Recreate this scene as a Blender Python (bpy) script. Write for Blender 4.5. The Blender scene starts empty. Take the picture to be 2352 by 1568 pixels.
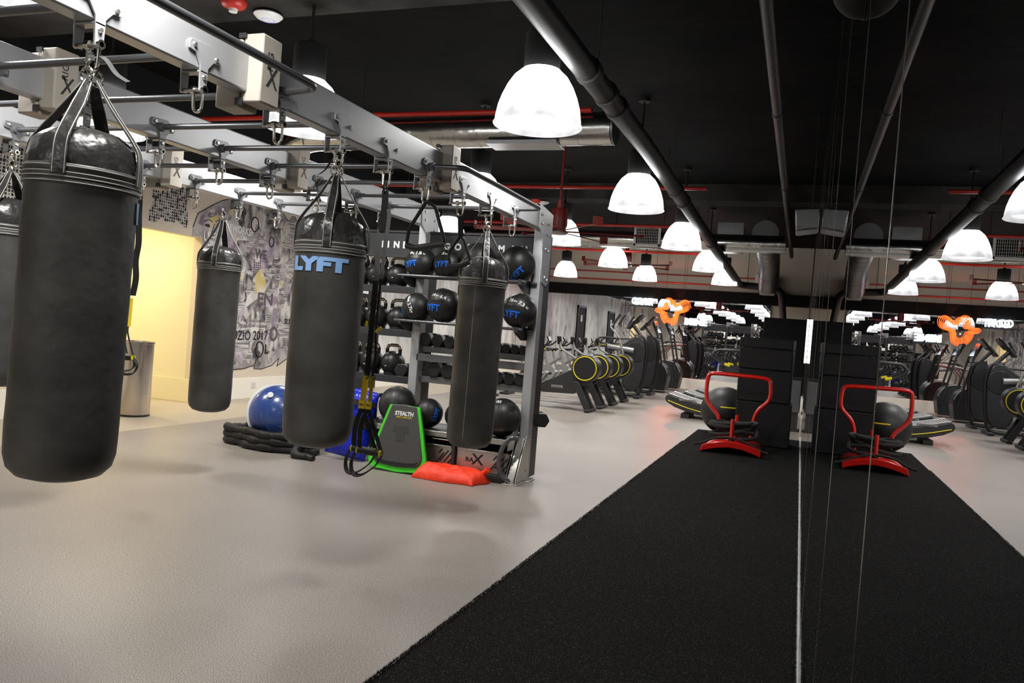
import bpy, bmesh, math, random
from mathutils import Vector as V, Matrix as Mx
from math import pi, sin, cos, radians
random.seed(7)
SC = bpy.context.scene
C = SC.collection

# ---------------------------------------------------------------- geometry helpers
class B:
    """collects shapes into one mesh"""
    def __init__(s): s.v, s.f, s.m, s.cur = [], [], [], 0
    def mat(s, i): s.cur = i; return s
    def add(s, vs, fs):
        n = len(s.v)
        s.v += [tuple(v) for v in vs]
        for f in fs:
            s.f.append(tuple(i + n for i in f)); s.m.append(s.cur)
        return s
    def bx(s, x0, x1, y0, y1, z0, z1):
        vs = [(x, y, z) for z in (z0, z1) for y in (y0, y1) for x in (x0, x1)]
        return s.add(vs, [(0, 2, 3, 1), (4, 5, 7, 6), (0, 1, 5, 4), (2, 6, 7, 3), (0, 4, 6, 2), (1, 3, 7, 5)])
    def box(s, c, d, R=None):
        h = [x / 2 for x in d]
        vs = [V((x, y, z)) for z in (-h[2], h[2]) for y in (-h[1], h[1]) for x in (-h[0], h[0])]
        if R: vs = [R @ v for v in vs]
        vs = [v + V(c) for v in vs]
        return s.add(vs, [(0, 2, 3, 1), (4, 5, 7, 6), (0, 1, 5, 4), (2, 6, 7, 3), (0, 4, 6, 2), (1, 3, 7, 5)])
    def cyl(s, p, q, r, r2=None, n=14):
        p, q = V(p), V(q); r2 = r if r2 is None else r2
        a = (q - p).normalized(); u = a.orthogonal().normalized(); w = a.cross(u)
        vs = []
        for c, rr in ((p, r), (q, r2)):
            vs += [c + (u * cos(2 * pi * i / n) + w * sin(2 * pi * i / n)) * rr for i in range(n)]
        fs = [(i, (i + 1) % n, n + (i + 1) % n, n + i) for i in range(n)]
        fs += [tuple(range(n - 1, -1, -1)), tuple(range(n, 2 * n))]
        return s.add(vs, fs)
    def tube(s, pts, r, n=8, closed=False, rs=None):
        pts = [V(p) for p in pts]; m = len(pts); vs = []; u = None
        for i, p in enumerate(pts):
            if closed: t = (pts[(i + 1) % m] - pts[i - 1])
            else: t = pts[min(i + 1, m - 1)] - pts[max(i - 1, 0)]
            t = t.normalized() if t.length > 1e-9 else V((0, 0, 1))
            if u is None: u = t.orthogonal().normalized()
            else:
                u = u - t * u.dot(t)
                u = u.normalized() if u.length > 1e-6 else t.orthogonal().normalized()
            w = t.cross(u); rr = rs[i] if rs else r
            vs += [p + (u * cos(2 * pi * k / n) + w * sin(2 * pi * k / n)) * rr for k in range(n)]
        fs = []
        for i in range(m if closed else m - 1):
            a, b = i * n, ((i + 1) % m) * n
            fs += [(a + k, a + (k + 1) % n, b + (k + 1) % n, b + k) for k in range(n)]
        if not closed:
            fs += [tuple(range(n - 1, -1, -1)), tuple(range((m - 1) * n, m * n))]
        return s.add(vs, fs)
    def lathe(s, prof, n=32, c=(0, 0, 0), ax='z'):
        vs, fs, rings = [], [], []
        def P(r, z, a):
            x, y = r * cos(a), r * sin(a)
            q = (x, y, z) if ax == 'z' else ((z, x, y) if ax == 'x' else (y, z, x))
            return V(q) + V(c)
        for r, z in prof:
            if r < 1e-6: rings.append([len(vs)]); vs.append(P(0, z, 0))
            else:
                rings.append(list(range(len(vs), len(vs) + n)))
                vs += [P(r, z, 2 * pi * k / n) for k in range(n)]
        for a, b in zip(rings, rings[1:]):
            for k in range(n):
                k2 = (k + 1) % n
                if len(a) == 1 and len(b) == 1: continue
                if len(a) == 1: fs.append((a[0], b[k2], b[k]))
                elif len(b) == 1: fs.append((a[k], a[k2], b[0]))
                else: fs.append((a[k], a[k2], b[k2], b[k]))
        return s.add(vs, fs)
    def prism(s, poly, a, b, ax='y'):
        def P(u, v, w):
            return (u, w, v) if ax == 'y' else ((w, u, v) if ax == 'x' else (u, v, w))
        n = len(poly)
        vs = [P(u, v, a) for u, v in poly] + [P(u, v, b) for u, v in poly]
        return s.add(vs, [tuple(range(n)), tuple(range(2 * n - 1, n - 1, -1))] +
                     [(i, n + i, n + (i + 1) % n, (i + 1) % n) for i in range(n)])
    def ball(s, c, r, n=28, m=16, sc=(1, 1, 1)):
        prof = [(r * sin(pi * i / m), -r * cos(pi * i / m)) for i in range(m + 1)]
        k = len(s.v); s.lathe(prof, n)
        for i in range(k, len(s.v)):
            v = s.v[i]; s.v[i] = (v[0] * sc[0] + c[0], v[1] * sc[1] + c[1], v[2] * sc[2] + c[2])
        return s
    def ribbon(s, pts, w, t):
        """flat strap: centre line pts, width vector(s) w, thickness t"""
        pts = [V(p) for p in pts]; m = len(pts); vs = []
        for i, p in enumerate(pts):
            tan = (pts[min(i + 1, m - 1)] - pts[max(i - 1, 0)]).normalized()
            ww = V(w[i]) if isinstance(w, list) else V(w)
            nn = tan.cross(ww)
            nn = nn.normalized() * t / 2 if nn.length > 1e-6 else V((0, 0, t / 2))
            vs += [p - ww / 2 - nn, p + ww / 2 - nn, p + ww / 2 + nn, p - ww / 2 + nn]
        fs = []
        for i in range(m - 1):
            a, b = 4 * i, 4 * i + 4
            fs += [(a + k, a + (k + 1) % 4, b + (k + 1) % 4, b + k) for k in range(4)]
        fs += [(3, 2, 1, 0), (4 * m - 4, 4 * m - 3, 4 * m - 2, 4 * m - 1)]
        return s.add(vs, fs)
    def xf(s, M, k=0):
        for i in range(k, len(s.v)): s.v[i] = tuple(M @ V(s.v[i]))
        return s

def torus(b, c, R, r, ax='z', n=28, m=8, sc=1.0):
    pts = []
    for k in range(n):
        a = 2 * pi * k / n; x, y = R * cos(a), R * sin(a) * sc
        q = (x, y, 0) if ax == 'z' else ((0, x, y) if ax == 'x' else (x, 0, y))
        pts.append(V(q) + V(c))
    return b.tube(pts, r, m, True)

def cr(pts, k=6, closed=False):
    """Catmull-Rom through pts"""
    P = [V(p) for p in pts]; n = len(P); out = []
    for i in range(n if closed else n - 1):
        if closed: a, b, c, d = P[i - 1], P[i], P[(i + 1) % n], P[(i + 2) % n]
        else: a, b, c, d = P[max(i - 1, 0)], P[i], P[i + 1], P[min(i + 2, n - 1)]
        for j in range(k):
            t = j / k
            out.append(.5 * ((2 * b) + (c - a) * t + (2 * a - 5 * b + 4 * c - d) * t * t + (3 * b - a - 3 * c + d) * t ** 3))
    if not closed: out.append(P[-1])
    return out

def fil(pts, r, k=5):
    """polyline with rounded corners"""
    P = [V(p) for p in pts]; out = [P[0]]
    for i in range(1, len(P) - 1):
        a = (P[i - 1] - P[i]); b = (P[i + 1] - P[i])
        d = min(r, a.length * .49, b.length * .49)
        p, q = P[i] + a.normalized() * d, P[i] + b.normalized() * d
        for j in range(k + 1):
            t = j / k
            out.append((1 - t) ** 2 * p + 2 * t * (1 - t) * P[i] + t * t * q)
    out.append(P[-1]); return out

def ob(name, b, m, par=None, sm=40, bev=0, label=None, stuff=False, rel=True):
    """one mesh object; with a parent, b is given in the parent's own space (rel) or in world space"""
    me = bpy.data.meshes.new(name); me.from_pydata(b.v, [], b.f)
    ms = m if isinstance(m, (list, tuple)) else [m]
    for x in ms: me.materials.append(x)
    if len(ms) > 1:
        for p, i in zip(me.polygons, b.m): p.material_index = i
    bm = bmesh.new(); bm.from_mesh(me); bmesh.ops.recalc_face_normals(bm, faces=bm.faces); bm.to_mesh(me); bm.free()
    if sm:
        for p in me.polygons: p.use_smooth = True
        me.set_sharp_from_angle(angle=radians(sm))
    o = bpy.data.objects.new(name, me); C.objects.link(o)
    if par is not None:
        o.parent = par
        if not rel:
            w = par.location.copy(); q = par.parent
            while q: w += q.location; q = q.parent
            o.location = -w
    if bev:
        d = o.modifiers.new('edge', 'BEVEL'); d.width = bev; d.segments = 2; d.limit_method = 'ANGLE'; d.angle_limit = radians(50)
    if label: o['label'] = label
    if stuff: o['kind'] = 'stuff'
    return o

def tag(o, label, cat, group=None):
    o['label'] = label; o['category'] = cat
    if group: o['group'] = group
    return o

def thing(name, label, cat, loc=(0, 0, 0), rz=0, group=None, rot=None):
    o = bpy.data.objects.new(name, None); C.objects.link(o); o.empty_display_size = .1
    o.location = loc; o.rotation_euler = rot if rot else (0, 0, rz)
    return tag(o, label, cat, group)

def struct(name, b, m, bev=0, sm=40):
    o = ob(name, b, m, bev=bev, sm=sm); o['kind'] = 'structure'; return o

def dup(root, loc, rz=None, label=None, group=None):
    r = root.copy(); C.objects.link(r); r.location = loc
    if rz is not None: r.rotation_euler = (0, 0, rz)
    if label: r['label'] = label
    if group: r['group'] = group
    for ch in root.children:
        c = ch.copy(); C.objects.link(c); c.parent = r
        for g in ch.children:
            d = g.copy(); C.objects.link(d); d.parent = c
    return r

def text_mesh(s, size, ext=.001, bold=0, space=1.0):
    cu = bpy.data.curves.new('lettering', 'FONT'); cu.body = s; cu.size = size
    cu.align_x = 'CENTER'; cu.align_y = 'CENTER'; cu.extrude = ext; cu.offset = bold; cu.space_character = space
    cu.resolution_u = 3
    o = bpy.data.objects.new('lettering', cu); me = bpy.data.meshes.new_from_object(o)
    bpy.data.objects.remove(o); return me

def lettering(s, size, m, par, fn, ext=.001, bold=0, space=1.0, cuts=0, sx=1.0, name='lettering'):
    """text placed through fn(x right, y up, z out) -> point in the parent's space"""
    me = text_mesh(s, size, ext, bold, space)
    if cuts:
        bm = bmesh.new(); bm.from_mesh(me)
        xs = [v.co.x for v in bm.verts]; a, b = min(xs), max(xs)
        for i in range(1, cuts):
            x = a + (b - a) * i / cuts
            bmesh.ops.bisect_plane(bm, geom=bm.verts[:] + bm.edges[:] + bm.faces[:], plane_co=(x, 0, 0), plane_no=(1, 0, 0))
        bm.to_mesh(me); bm.free()
    for v in me.vertices: v.co = V(fn(v.co.x * sx, v.co.y, v.co.z))
    me.materials.clear(); me.materials.append(m); me.name = name
    o = bpy.data.objects.new(name, me); C.objects.link(o); o.parent = par
    return o

def flat(o, r, u):
    """placing function: origin o, right r, up u"""
    o, r, u = V(o), V(r).normalized(), V(u).normalized(); n = r.cross(u)
    return lambda x, y, z: o + r * x + u * y + n * z

# ---------------------------------------------------------------- materials
def S(r, g=None, b=None):
    if g is None: g = b = r
    return tuple(((c / 255) / 12.92 if c / 255 <= .04045 else ((c / 255 + .055) / 1.055) ** 2.4) for c in (r, g, b)) + (1,)

def mat(name, col, ro=.5, me=0, sp=.5, emit=None, es=0, var=None, bump=None, coat=0):
    m = bpy.data.materials.new(name); m.use_nodes = True; nt = m.node_tree; p = nt.nodes['Principled BSDF']
    p.inputs['Base Color'].default_value = col; p.inputs['Roughness'].default_value = ro
    p.inputs['Metallic'].default_value = me; p.inputs['Specular IOR Level'].default_value = sp
    if coat: p.inputs['Coat Weight'].default_value = coat; p.inputs['Coat Roughness'].default_value = .1
    if emit: p.inputs['Emission Color'].default_value = emit; p.inputs['Emission Strength'].default_value = es
    if var or bump: tc = nt.nodes.new('ShaderNodeTexCoord')
    def noise(sc, det, st=(1, 1, 1)):
        mp = nt.nodes.new('ShaderNodeMapping'); mp.inputs['Scale'].default_value = st
        n = nt.nodes.new('ShaderNodeTexNoise'); n.inputs['Scale'].default_value = sc; n.inputs['Detail'].default_value = det
        nt.links.new(tc.outputs['Object'], mp.inputs[0]); nt.links.new(mp.outputs[0], n.inputs['Vector']); return n
    if var:   # (scale, low colour, high colour, lo, hi[, stretch])
        n = noise(var[0], 4, var[5] if len(var) > 5 else (1, 1, 1)); r = nt.nodes.new('ShaderNodeValToRGB')
        r.color_ramp.elements[0].color = var[1]; r.color_ramp.elements[1].color = var[2]
        r.color_ramp.elements[0].position = var[3]; r.color_ramp.elements[1].position = var[4]
        nt.links.new(n.outputs['Fac'], r.inputs[0]); nt.links.new(r.outputs[0], p.inputs['Base Color'])
    if bump:  # (scale, strength, distance[, stretch])
        n = noise(bump[0], 3, bump[3] if len(bump) > 3 else (1, 1, 1)); bp = nt.nodes.new('ShaderNodeBump')
        bp.inputs['Strength'].default_value = bump[1]; bp.inputs['Distance'].default_value = bump[2]
        nt.links.new(n.outputs['Fac'], bp.inputs['Height']); nt.links.new(bp.outputs[0], p.inputs['Normal'])
    return m

M = {}
M['vinyl'] = mat('black vinyl', S(62, 61, 59), .5, var=(3.5, S(52, 51, 49), S(84, 83, 80), .35, .75), bump=(9, .25, .02))
M['vinylshine'] = mat('glossy black vinyl', S(44, 43, 42), .3, bump=(11, .5, .03))
M['stitch'] = mat('pale stitching', S(205, 203, 196), .7)
M['webbing'] = mat('black webbing', S(24, 24, 24), .75, bump=(300, .3, .002))
M['greyweb'] = mat('grey webbing', S(120, 119, 118), .8, bump=(300, .3, .002))
M['yellowweb'] = mat('yellow webbing', S(255, 222, 45), .7)
M['yellow'] = mat('yellow plastic', S(235, 215, 30), .45)
M['chrome'] = mat('chrome', S(225, 222, 212), .18, 1)
M['zinc'] = mat('zinc plate', S(200, 198, 192), .3, .9)
M['silver'] = mat('silver painted steel', S(186, 187, 190), .38, .35, var=(1.5, S(180, 181, 184), S(194, 195, 198), .3, .7))
M['silverdark'] = mat('grey painted steel', S(120, 121, 124), .36, .4)
M['bar'] = mat('grey steel bar', S(104, 105, 108), .3, .6)
M['charcoal'] = mat('charcoal steel', S(62, 63, 66), .42, .3)
M['brushed'] = mat('brushed steel', S(190, 186, 180), .3, .9, bump=(40, .1, .003, (1, 30, 30)))
M['wood'] = mat('greyed beige block', S(196, 188, 176), .65, var=(3, S(186, 178, 166), S(206, 198, 186), .3, .7, (1, 1, .3)))
M['black'] = mat('black plastic', S(24, 24, 25), .42)
M['blackmatte'] = mat('matt black', S(20, 20, 20), .75)
M['darkgap'] = mat('dark opening', S(8, 8, 8), .9)
M['rubber'] = mat('black rubber', S(26, 26, 26), .5, bump=(60, .15, .004))
M['leather'] = mat('black ball leather', S(27, 27, 27), .45, bump=(90, .2, .003))
M['foam'] = mat('black foam box cover', S(24, 24, 25), .65, sp=.25, bump=(150, .2, .002))
M['iron'] = mat('black iron', S(30, 30, 30), .38, bump=(120, .15, .002))
M['nickel'] = mat('worn nickel', S(165, 156, 140), .33, .9)
M['red'] = mat('red enamel', S(205, 26, 18), .22, coat=.5)
M['redpipe'] = mat('red pipe paint', S(190, 40, 28), .4)
M['redfan'] = mat('dark red fan enamel', S(132, 36, 28), .4)
M['sand'] = mat('red sandbag cloth', S(250, 60, 22), .55, bump=(7, .6, .04))
M['bluevinyl'] = mat('blue vinyl', S(22, 42, 190), .3, bump=(14, .55, .03))
M['blueball'] = mat('blue rubber dome', S(52, 76, 138), .25, coat=.3)
M['bluetext'] = mat('blue print', S(28, 110, 225), .45)
M['skyprint'] = mat('light blue print', S(150, 195, 250), .45)
M['whitetext'] = mat('white print', S(235, 235, 232), .5)
M['green'] = mat('lime green edge', S(72, 214, 48), .4)
M['board'] = mat('dark grey moulded board', S(70, 69, 68), .5, bump=(120, .2, .002))
M['whiteplastic'] = mat('white plastic', S(225, 225, 222), .4)
M['cream'] = mat('cream painted wall', S(248, 243, 230), .6)
M['creamdark'] = mat('beige painted wall', S(222, 209, 190), .7)
M['yellowwall'] = mat('warm cream wall', S(240, 230, 196), .6)
M['ceil'] = mat('black ceiling paint', S(14, 14, 15), .9, sp=.08, var=(1.2, S(10, 10, 11), S(22, 22, 22), .35, .7), bump=(4, .4, .03))
M['beam'] = mat('dark concrete', S(40, 39, 38), .9, sp=.15, var=(2, S(30, 29, 29), S(58, 57, 55), .3, .7), bump=(8, .4, .02))
M['pipe'] = mat('black painted pipe', S(38, 37, 36), .5)
M['duct'] = mat('galvanised duct', S(200, 200, 196), .22, 1, bump=(3, .5, .03))
M['ductdull'] = mat('dull galvanised duct', S(132, 133, 134), .38, .9, bump=(3, .4, .03))
M['darkwall'] = mat('black wall', S(20, 20, 21), .7, sp=.2)
M['steelbin'] = mat('stainless steel', S(198, 190, 180), .24, 1, bump=(16, .15, .01, (1, 1, .02)))
M['machine'] = mat('machine black', S(42, 42, 44), .4)
M['machinegrey'] = mat('machine grey', S(150, 149, 147), .35, .3)
M['screen'] = mat('black screen', S(14, 14, 16), .15)
M['slat'] = mat('grey running slats', S(150, 150, 152), .5)
M['rope'] = mat('black rope', S(28, 27, 26), .85, bump=(70, .7, .01))
M['sleeve'] = mat('black nylon sleeve', S(22, 22, 22), .6, bump=(18, .8, .02))

def emis(name, col, st):
    m = bpy.data.materials.new(name); m.use_nodes = True; nt = m.node_tree; nt.nodes.clear()
    e = nt.nodes.new('ShaderNodeEmission'); o = nt.nodes.new('ShaderNodeOutputMaterial')
    e.inputs[0].default_value = col; e.inputs[1].default_value = st; nt.links.new(e.outputs[0], o.inputs[0]); return m
M['neon'] = emis('orange neon tube', (1, .10, .015, 1), 4.2)
M['letterlight'] = emis('lit white letter', (.75, .9, 1, 1), 9)
M['led'] = emis('white LED tube', (1, 1, 1, 1), 4)
M['warm'] = emis('warm downlight', (1, .86, .55, 1), 30)
M['blueled'] = emis('blue indicator', (.25, .25, 1, 1), 1.2)

def mirror(name, col):
    m = bpy.data.materials.new(name); m.use_nodes = True; p = m.node_tree.nodes['Principled BSDF']
    p.inputs['Base Color'].default_value = col; p.inputs['Metallic'].default_value = 1; p.inputs['Roughness'].default_value = 0
    return m
M['mirror'] = mirror('side mirror glass', (.54, .545, .57, 1))
M['mirrorback'] = mirror('end mirror glass', (.72, .72, .74, 1))

# glowing acrylic dome: the lamp's own light, bright at the crown and dimmer at the ribbed rim
def dome_mat():
    m = bpy.data.materials.new('glowing acrylic dome'); m.use_nodes = True; nt = m.node_tree; nt.nodes.clear()
    L = nt.links; N = nt.nodes.new
    tc = N('ShaderNodeTexCoord'); sx = N('ShaderNodeSeparateXYZ'); L.new(tc.outputs['Object'], sx.inputs[0])
    r = N('ShaderNodeMapRange'); r.inputs['From Min'].default_value = .0; r.inputs['From Max'].default_value = .4
    r.inputs['To Min'].default_value = 1.35; r.inputs['To Max'].default_value = 15
    L.new(sx.outputs['Z'], r.inputs['Value'])
    n = N('ShaderNodeTexNoise'); n.inputs['Scale'].default_value = 6; L.new(tc.outputs['Object'], n.inputs['Vector'])
    r.inputs['To Min'].default_value = 0; r.inputs['To Max'].default_value = 1
    pw = N('ShaderNodeMath'); pw.operation = 'POWER'; pw.inputs[1].default_value = 2.2; L.new(r.outputs[0], pw.inputs[0])
    ma = N('ShaderNodeMath'); ma.operation = 'MULTIPLY_ADD'; ma.inputs[1].default_value = 17; ma.inputs[2].default_value = 1.0; L.new(pw.outputs[0], ma.inputs[0])
    mu = N('ShaderNodeMath'); mu.operation = 'MULTIPLY'; L.new(ma.outputs[0], mu.inputs[0])
    r2 = N('ShaderNodeMapRange'); r2.inputs['From Min'].default_value = .3; r2.inputs['From Max'].default_value = .7
    r2.inputs['To Min'].default_value = .75; r2.inputs['To Max'].default_value = 1.3
    L.new(n.outputs['Fac'], r2.inputs['Value']); L.new(r2.outputs[0], mu.inputs[1])
    e = N('ShaderNodeEmission'); L.new(mu.outputs[0], e.inputs[1]); o = N('ShaderNodeOutputMaterial'); L.new(e.outputs[0], o.inputs[0])
    return m
M['dome'] = dome_mat()

def floor_mat(name, a, b, c, ro):
    """speckled rubber: base a, fleck b (light), c (dark)"""
    m = bpy.data.materials.new(name); m.use_nodes = True; nt = m.node_tree; L = nt.links; N = nt.nodes.new
    p = nt.nodes['Principled BSDF']; p.inputs['Roughness'].default_value = ro
    tc = N('ShaderNodeTexCoord')
    n1 = N('ShaderNodeTexNoise'); n1.inputs['Scale'].default_value = 250; n1.inputs['Detail'].default_value = 2
    n2 = N('ShaderNodeTexNoise'); n2.inputs['Scale'].default_value = .7; n2.inputs['Detail'].default_value = 3
    for n in (n1, n2): L.new(tc.outputs['Object'], n.inputs['Vector'])
    r = N('ShaderNodeValToRGB'); e = r.color_ramp.elements
    e[0].position = .36; e[0].color = c; e[1].position = .68; e[1].color = b
    x = e.new(.5); x.color = a
    L.new(n1.outputs['Fac'], r.inputs[0])
    mx = N('ShaderNodeMixRGB'); mx.blend_type = 'MULTIPLY'; mx.inputs[0].default_value = 1
    r2 = N('ShaderNodeValToRGB'); r2.color_ramp.elements[0].color = (.86, .86, .86, 1); r2.color_ramp.elements[0].position = .3
    r2.color_ramp.elements[1].color = (1, 1, 1, 1); r2.color_ramp.elements[1].position = .7
    L.new(n2.outputs['Fac'], r2.inputs[0]); L.new(r.outputs[0], mx.inputs[1]); L.new(r2.outputs[0], mx.inputs[2])
    L.new(mx.outputs[0], p.inputs['Base Color'])
    bp = N('ShaderNodeBump'); bp.inputs['Strength'].default_value = .06; bp.inputs['Distance'].default_value = .001
    L.new(n1.outputs['Fac'], bp.inputs['Height']); L.new(bp.outputs[0], p.inputs['Normal'])
    return m
M['floor'] = floor_mat('speckled rubber floor', S(142, 133, 125), S(212, 200, 188), S(98, 92, 88), .42)
M['floorlight'] = floor_mat('beige rubber floor', S(188, 174, 154), S(206, 194, 176), S(170, 156, 138), .45)

def turf_mat():
    m = bpy.data.materials.new('black turf'); m.use_nodes = True; nt = m.node_tree; L = nt.links; N = nt.nodes.new
    p = nt.nodes['Principled BSDF']; p.inputs['Roughness'].default_value = .9; p.inputs['Specular IOR Level'].default_value = .05
    tc = N('ShaderNodeTexCoord'); n = N('ShaderNodeTexNoise'); n.inputs['Scale'].default_value = 300; n.inputs['Detail'].default_value = 2
    L.new(tc.outputs['Object'], n.inputs['Vector'])
    r = N('ShaderNodeValToRGB'); e = r.color_ramp.elements
    e[0].position = .3; e[0].color = S(8, 8, 8); e[1].position = .76; e[1].color = S(190, 184, 176)
    x = e.new(.655); x.color = S(34, 33, 33)
    L.new(n.outputs['Fac'], r.inputs[0]); L.new(r.outputs[0], p.inputs['Base Color'])
    bp = N('ShaderNodeBump'); bp.inputs['Strength'].default_value = .8; bp.inputs['Distance'].default_value = .01
    L.new(n.outputs['Fac'], bp.inputs['Height']); L.new(bp.outputs[0], p.inputs['Normal'])
    return m
M['turf'] = turf_mat()

def concrete_mat():
    m = bpy.data.materials.new('streaked grey concrete'); m.use_nodes = True; nt = m.node_tree; L = nt.links; N = nt.nodes.new
    p = nt.nodes['Principled BSDF']; p.inputs['Roughness'].default_value = .6
    tc = N('ShaderNodeTexCoord'); mp = N('ShaderNodeMapping'); mp.inputs['Scale'].default_value = (1, 1, .4)
    L.new(tc.outputs['Object'], mp.inputs[0])
    n = N('ShaderNodeTexNoise'); n.inputs['Scale'].default_value = 2.6; n.inputs['Detail'].default_value = 9; n.inputs['Roughness'].default_value = .72
    L.new(mp.outputs[0], n.inputs['Vector'])
    r = N('ShaderNodeValToRGB'); e = r.color_ramp.elements
    e[0].position = .33; e[0].color = S(96, 96, 96); e[1].position = .6; e[1].color = S(226, 226, 222)
    x = e.new(.43); x.color = S(186, 186, 183)
    L.new(n.outputs['Fac'], r.inputs[0]); L.new(r.outputs[0], p.inputs['Base Color'])
    return m
M['concrete'] = concrete_mat()
# ================================================================ camera, world
F = 1809.17; YAW, PITCH, ROLL = 0.351145785, -0.0173534501, 0.0774236925
cy, sy, cp, sp = cos(YAW), sin(YAW), cos(PITCH), sin(PITCH)
fw = V((-sy * cp, cy * cp, sp)); r0 = V((cy, sy, 0)); u0 = r0.cross(fw)
rr = r0 * cos(ROLL) + u0 * sin(ROLL); uu = u0 * cos(ROLL) - r0 * sin(ROLL)
cd = bpy.data.cameras.new('camera'); cam = bpy.data.objects.new('camera', cd); C.objects.link(cam)
cd.sensor_width = 36; cd.lens = F / 2352 * 36; cd.clip_start = .02; cd.clip_end = 200
cam.matrix_world = Mx(((rr.x, uu.x, -fw.x, 0), (rr.y, uu.y, -fw.y, 0), (rr.z, uu.z, -fw.z, 1.41), (0, 0, 0, 1)))
SC.camera = cam
wd = bpy.data.worlds.new('room air'); SC.world = wd; wd.use_nodes = True
wd.node_tree.nodes['Background'].inputs[0].default_value = (.9, .93, 1, 1); wd.node_tree.nodes['Background'].inputs[1].default_value = .02
vs = SC.view_settings; vs.view_transform = 'Standard'; vs.look = 'None'; vs.gamma = 1; vs.use_curve_mapping = False; vs.exposure = 0.0
SC.display_settings.display_device = 'sRGB'
SC.cycles.use_denoising = True; SC.cycles.caustics_reflective = False; SC.cycles.caustics_refractive = False
SC.cycles.sample_clamp_indirect = 4; SC.cycles.adaptive_threshold = .025; SC.cycles.max_bounces = 8; SC.cycles.glossy_bounces = 6; SC.cycles.use_light_tree = True

# ================================================================ setting
YB, YN, XL, ZC = 23.8, -12.0, -8.0, 4.3
struct('floor', B().bx(-6.65, .4, YN, YB + .2, -.1, 0), M['floor'])
struct('floor', B().bx(-10.6, -6.65, YN, YB + .2, -.1, 0), M['floorlight'])
struct('ceiling', B().bx(-10.7, .5, YN, YB + .2, ZC, ZC + .2), M['ceil'])
for a, b in ((5.2, 5.85), (14.7, 15.25), (-4, -3.4)):
    struct('trim_1', B().bx(-8, .45, a, b, 4.0, ZC + .05), M['beam'])
# left wall: concrete past the mural, cream with the opening before it
struct('wall_left', B().bx(XL - .15, XL, 8.9, 11.6, 0, 3.15).bx(XL - .15, XL, YN, 6.9, 0, 3.15).bx(XL - .15, XL, 6.9, 8.9, 2.33, 3.15), M['creamdark'])
struct('wall_left', B().bx(XL - .15, XL, 11.6, YB, 0, 3.1), M['concrete'])
struct('wall_left', B().bx(XL - .15, XL, 11.6, YB, 3.1, ZC).bx(XL - .15, XL, YN, 11.6, 3.15, ZC), M['darkwall'])
struct('wall_back', B().bx(-10.6, .5, YB + .02, YB + .2, 2.6, ZC).bx(-10.6, .5, YB + .1, YB + .2, 0, 2.7), M['creamdark'])
struct('wall_right', B().bx(.14, .4, 13.6, YB + .2, 0, ZC).bx(.14, .4, YN, 13.6, 0, ZC), M['darkwall'])
struct('wall_front', B().bx(-8, .4, YN - .2, YN, 0, ZC), M['darkwall'])
struct('trim_2', B().bx(-8, .12, YB - .12, YB + .02, 2.62, 2.95), M['darkwall'])
struct('baseboard_left', B().bx(XL, XL + .02, 8.9, YB, 0, .32).bx(XL, XL + .02, YN, 6.9, 0, .32), M['cream'], bev=.004)
struct('baseboard_back', B().bx(XL, .12, YB - .25, YB + .02, 0, .31), M['cream'], bev=.006)
struct('baseboard_right', B().bx(.09, .14, 13.62, YB - .25, 0, .31), M['cream'], bev=.004)
# lit side room behind the opening in the left wall
struct('wall_alcove', B().bx(-10.5, XL - .14, 8.902, 9.05, 0, 2.9).bx(-10.6, -10.45, 6.75, 9, 0, 2.9).bx(-10.5, XL - .14, 6.75, 6.9, 0, 2.9), M['yellowwall'])
struct('ceiling_alcove', B().bx(-10.6, XL - .15, 6.8, 9.0, 2.75, 2.85), M['yellowwall'])
struct('baseboard_alcove', B().bx(-10.45, XL - .005, 8.88, 8.9, 0, .33), M['yellowwall'], bev=.004)
def area(name, loc, size, power, col, rot=(0, 0, 0), par=None, shape='DISK', spread=170):
    l = bpy.data.lights.new(name, 'AREA'); l.shape = shape; l.size = size; l.energy = power; l.color = col; l.spread = radians(spread)
    o = bpy.data.objects.new(name, l); C.objects.link(o); o.location = loc; o.rotation_euler = rot
    if par: o.parent = par
    return o
for i, x in enumerate((-8.7, -9.7)):
    t = thing('downlight', ('round warm ceiling downlight just inside the lit yellow opening', 'round warm ceiling downlight deep in the lit yellow opening')[i], 'light', (x, 7.9, 2.74))
    ob('trim_ring', torus(B(), (0, 0, 0), .11, .012), M['whiteplastic'], t)
    ob('lens', B().cyl((0, 0, -.004), (0, 0, .004), .1), M['warm'], t)
    area('downlight_lamp', (0, 0, -.02), .2, 20, (1, .90, .62), par=t)
# black doors in the concrete wall
for n, yc in ((1, 18.3), (2, 13.3)):
    d = struct(f'door_{n}', B().bx(XL - .01, XL + .03, yc - .55, yc + .55, 0, 2.4), M['blackmatte'])
    ob('door_frame', B().bx(XL, XL + .06, yc - .6, yc - .53, 0, 2.45).bx(XL, XL + .06, yc + .53, yc + .6, 0, 2.45).bx(XL, XL + .06, yc - .6, yc + .6, 2.38, 2.46), M['black'], d)
    ob('door_sign', B().bx(XL + .03, XL + .04, yc - .1, yc + .12, 1.85, 2.1), M['whiteplastic'], d)
# white strip between turf and mirror, wandering a little
b = B(); k = 60; e1 = [];
for i in range(k + 1):
    y = -1 + 14.6 * i / k; w = .012 + .006 * sin(i * 1.9) + (.01 if y < 5 else 0); e1 += [(.098 - w, y, .004), (.1, y, .004), (.1, y, .04)]
b.add(e1, [f for i in range(k) for f in ((3 * i, 3 * i + 1, 3 * i + 4, 3 * i + 3), (3 * i + 1, 3 * i + 2, 3 * i + 5, 3 * i + 4))])
struct('trim_3', b, M['whiteplastic'])

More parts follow.
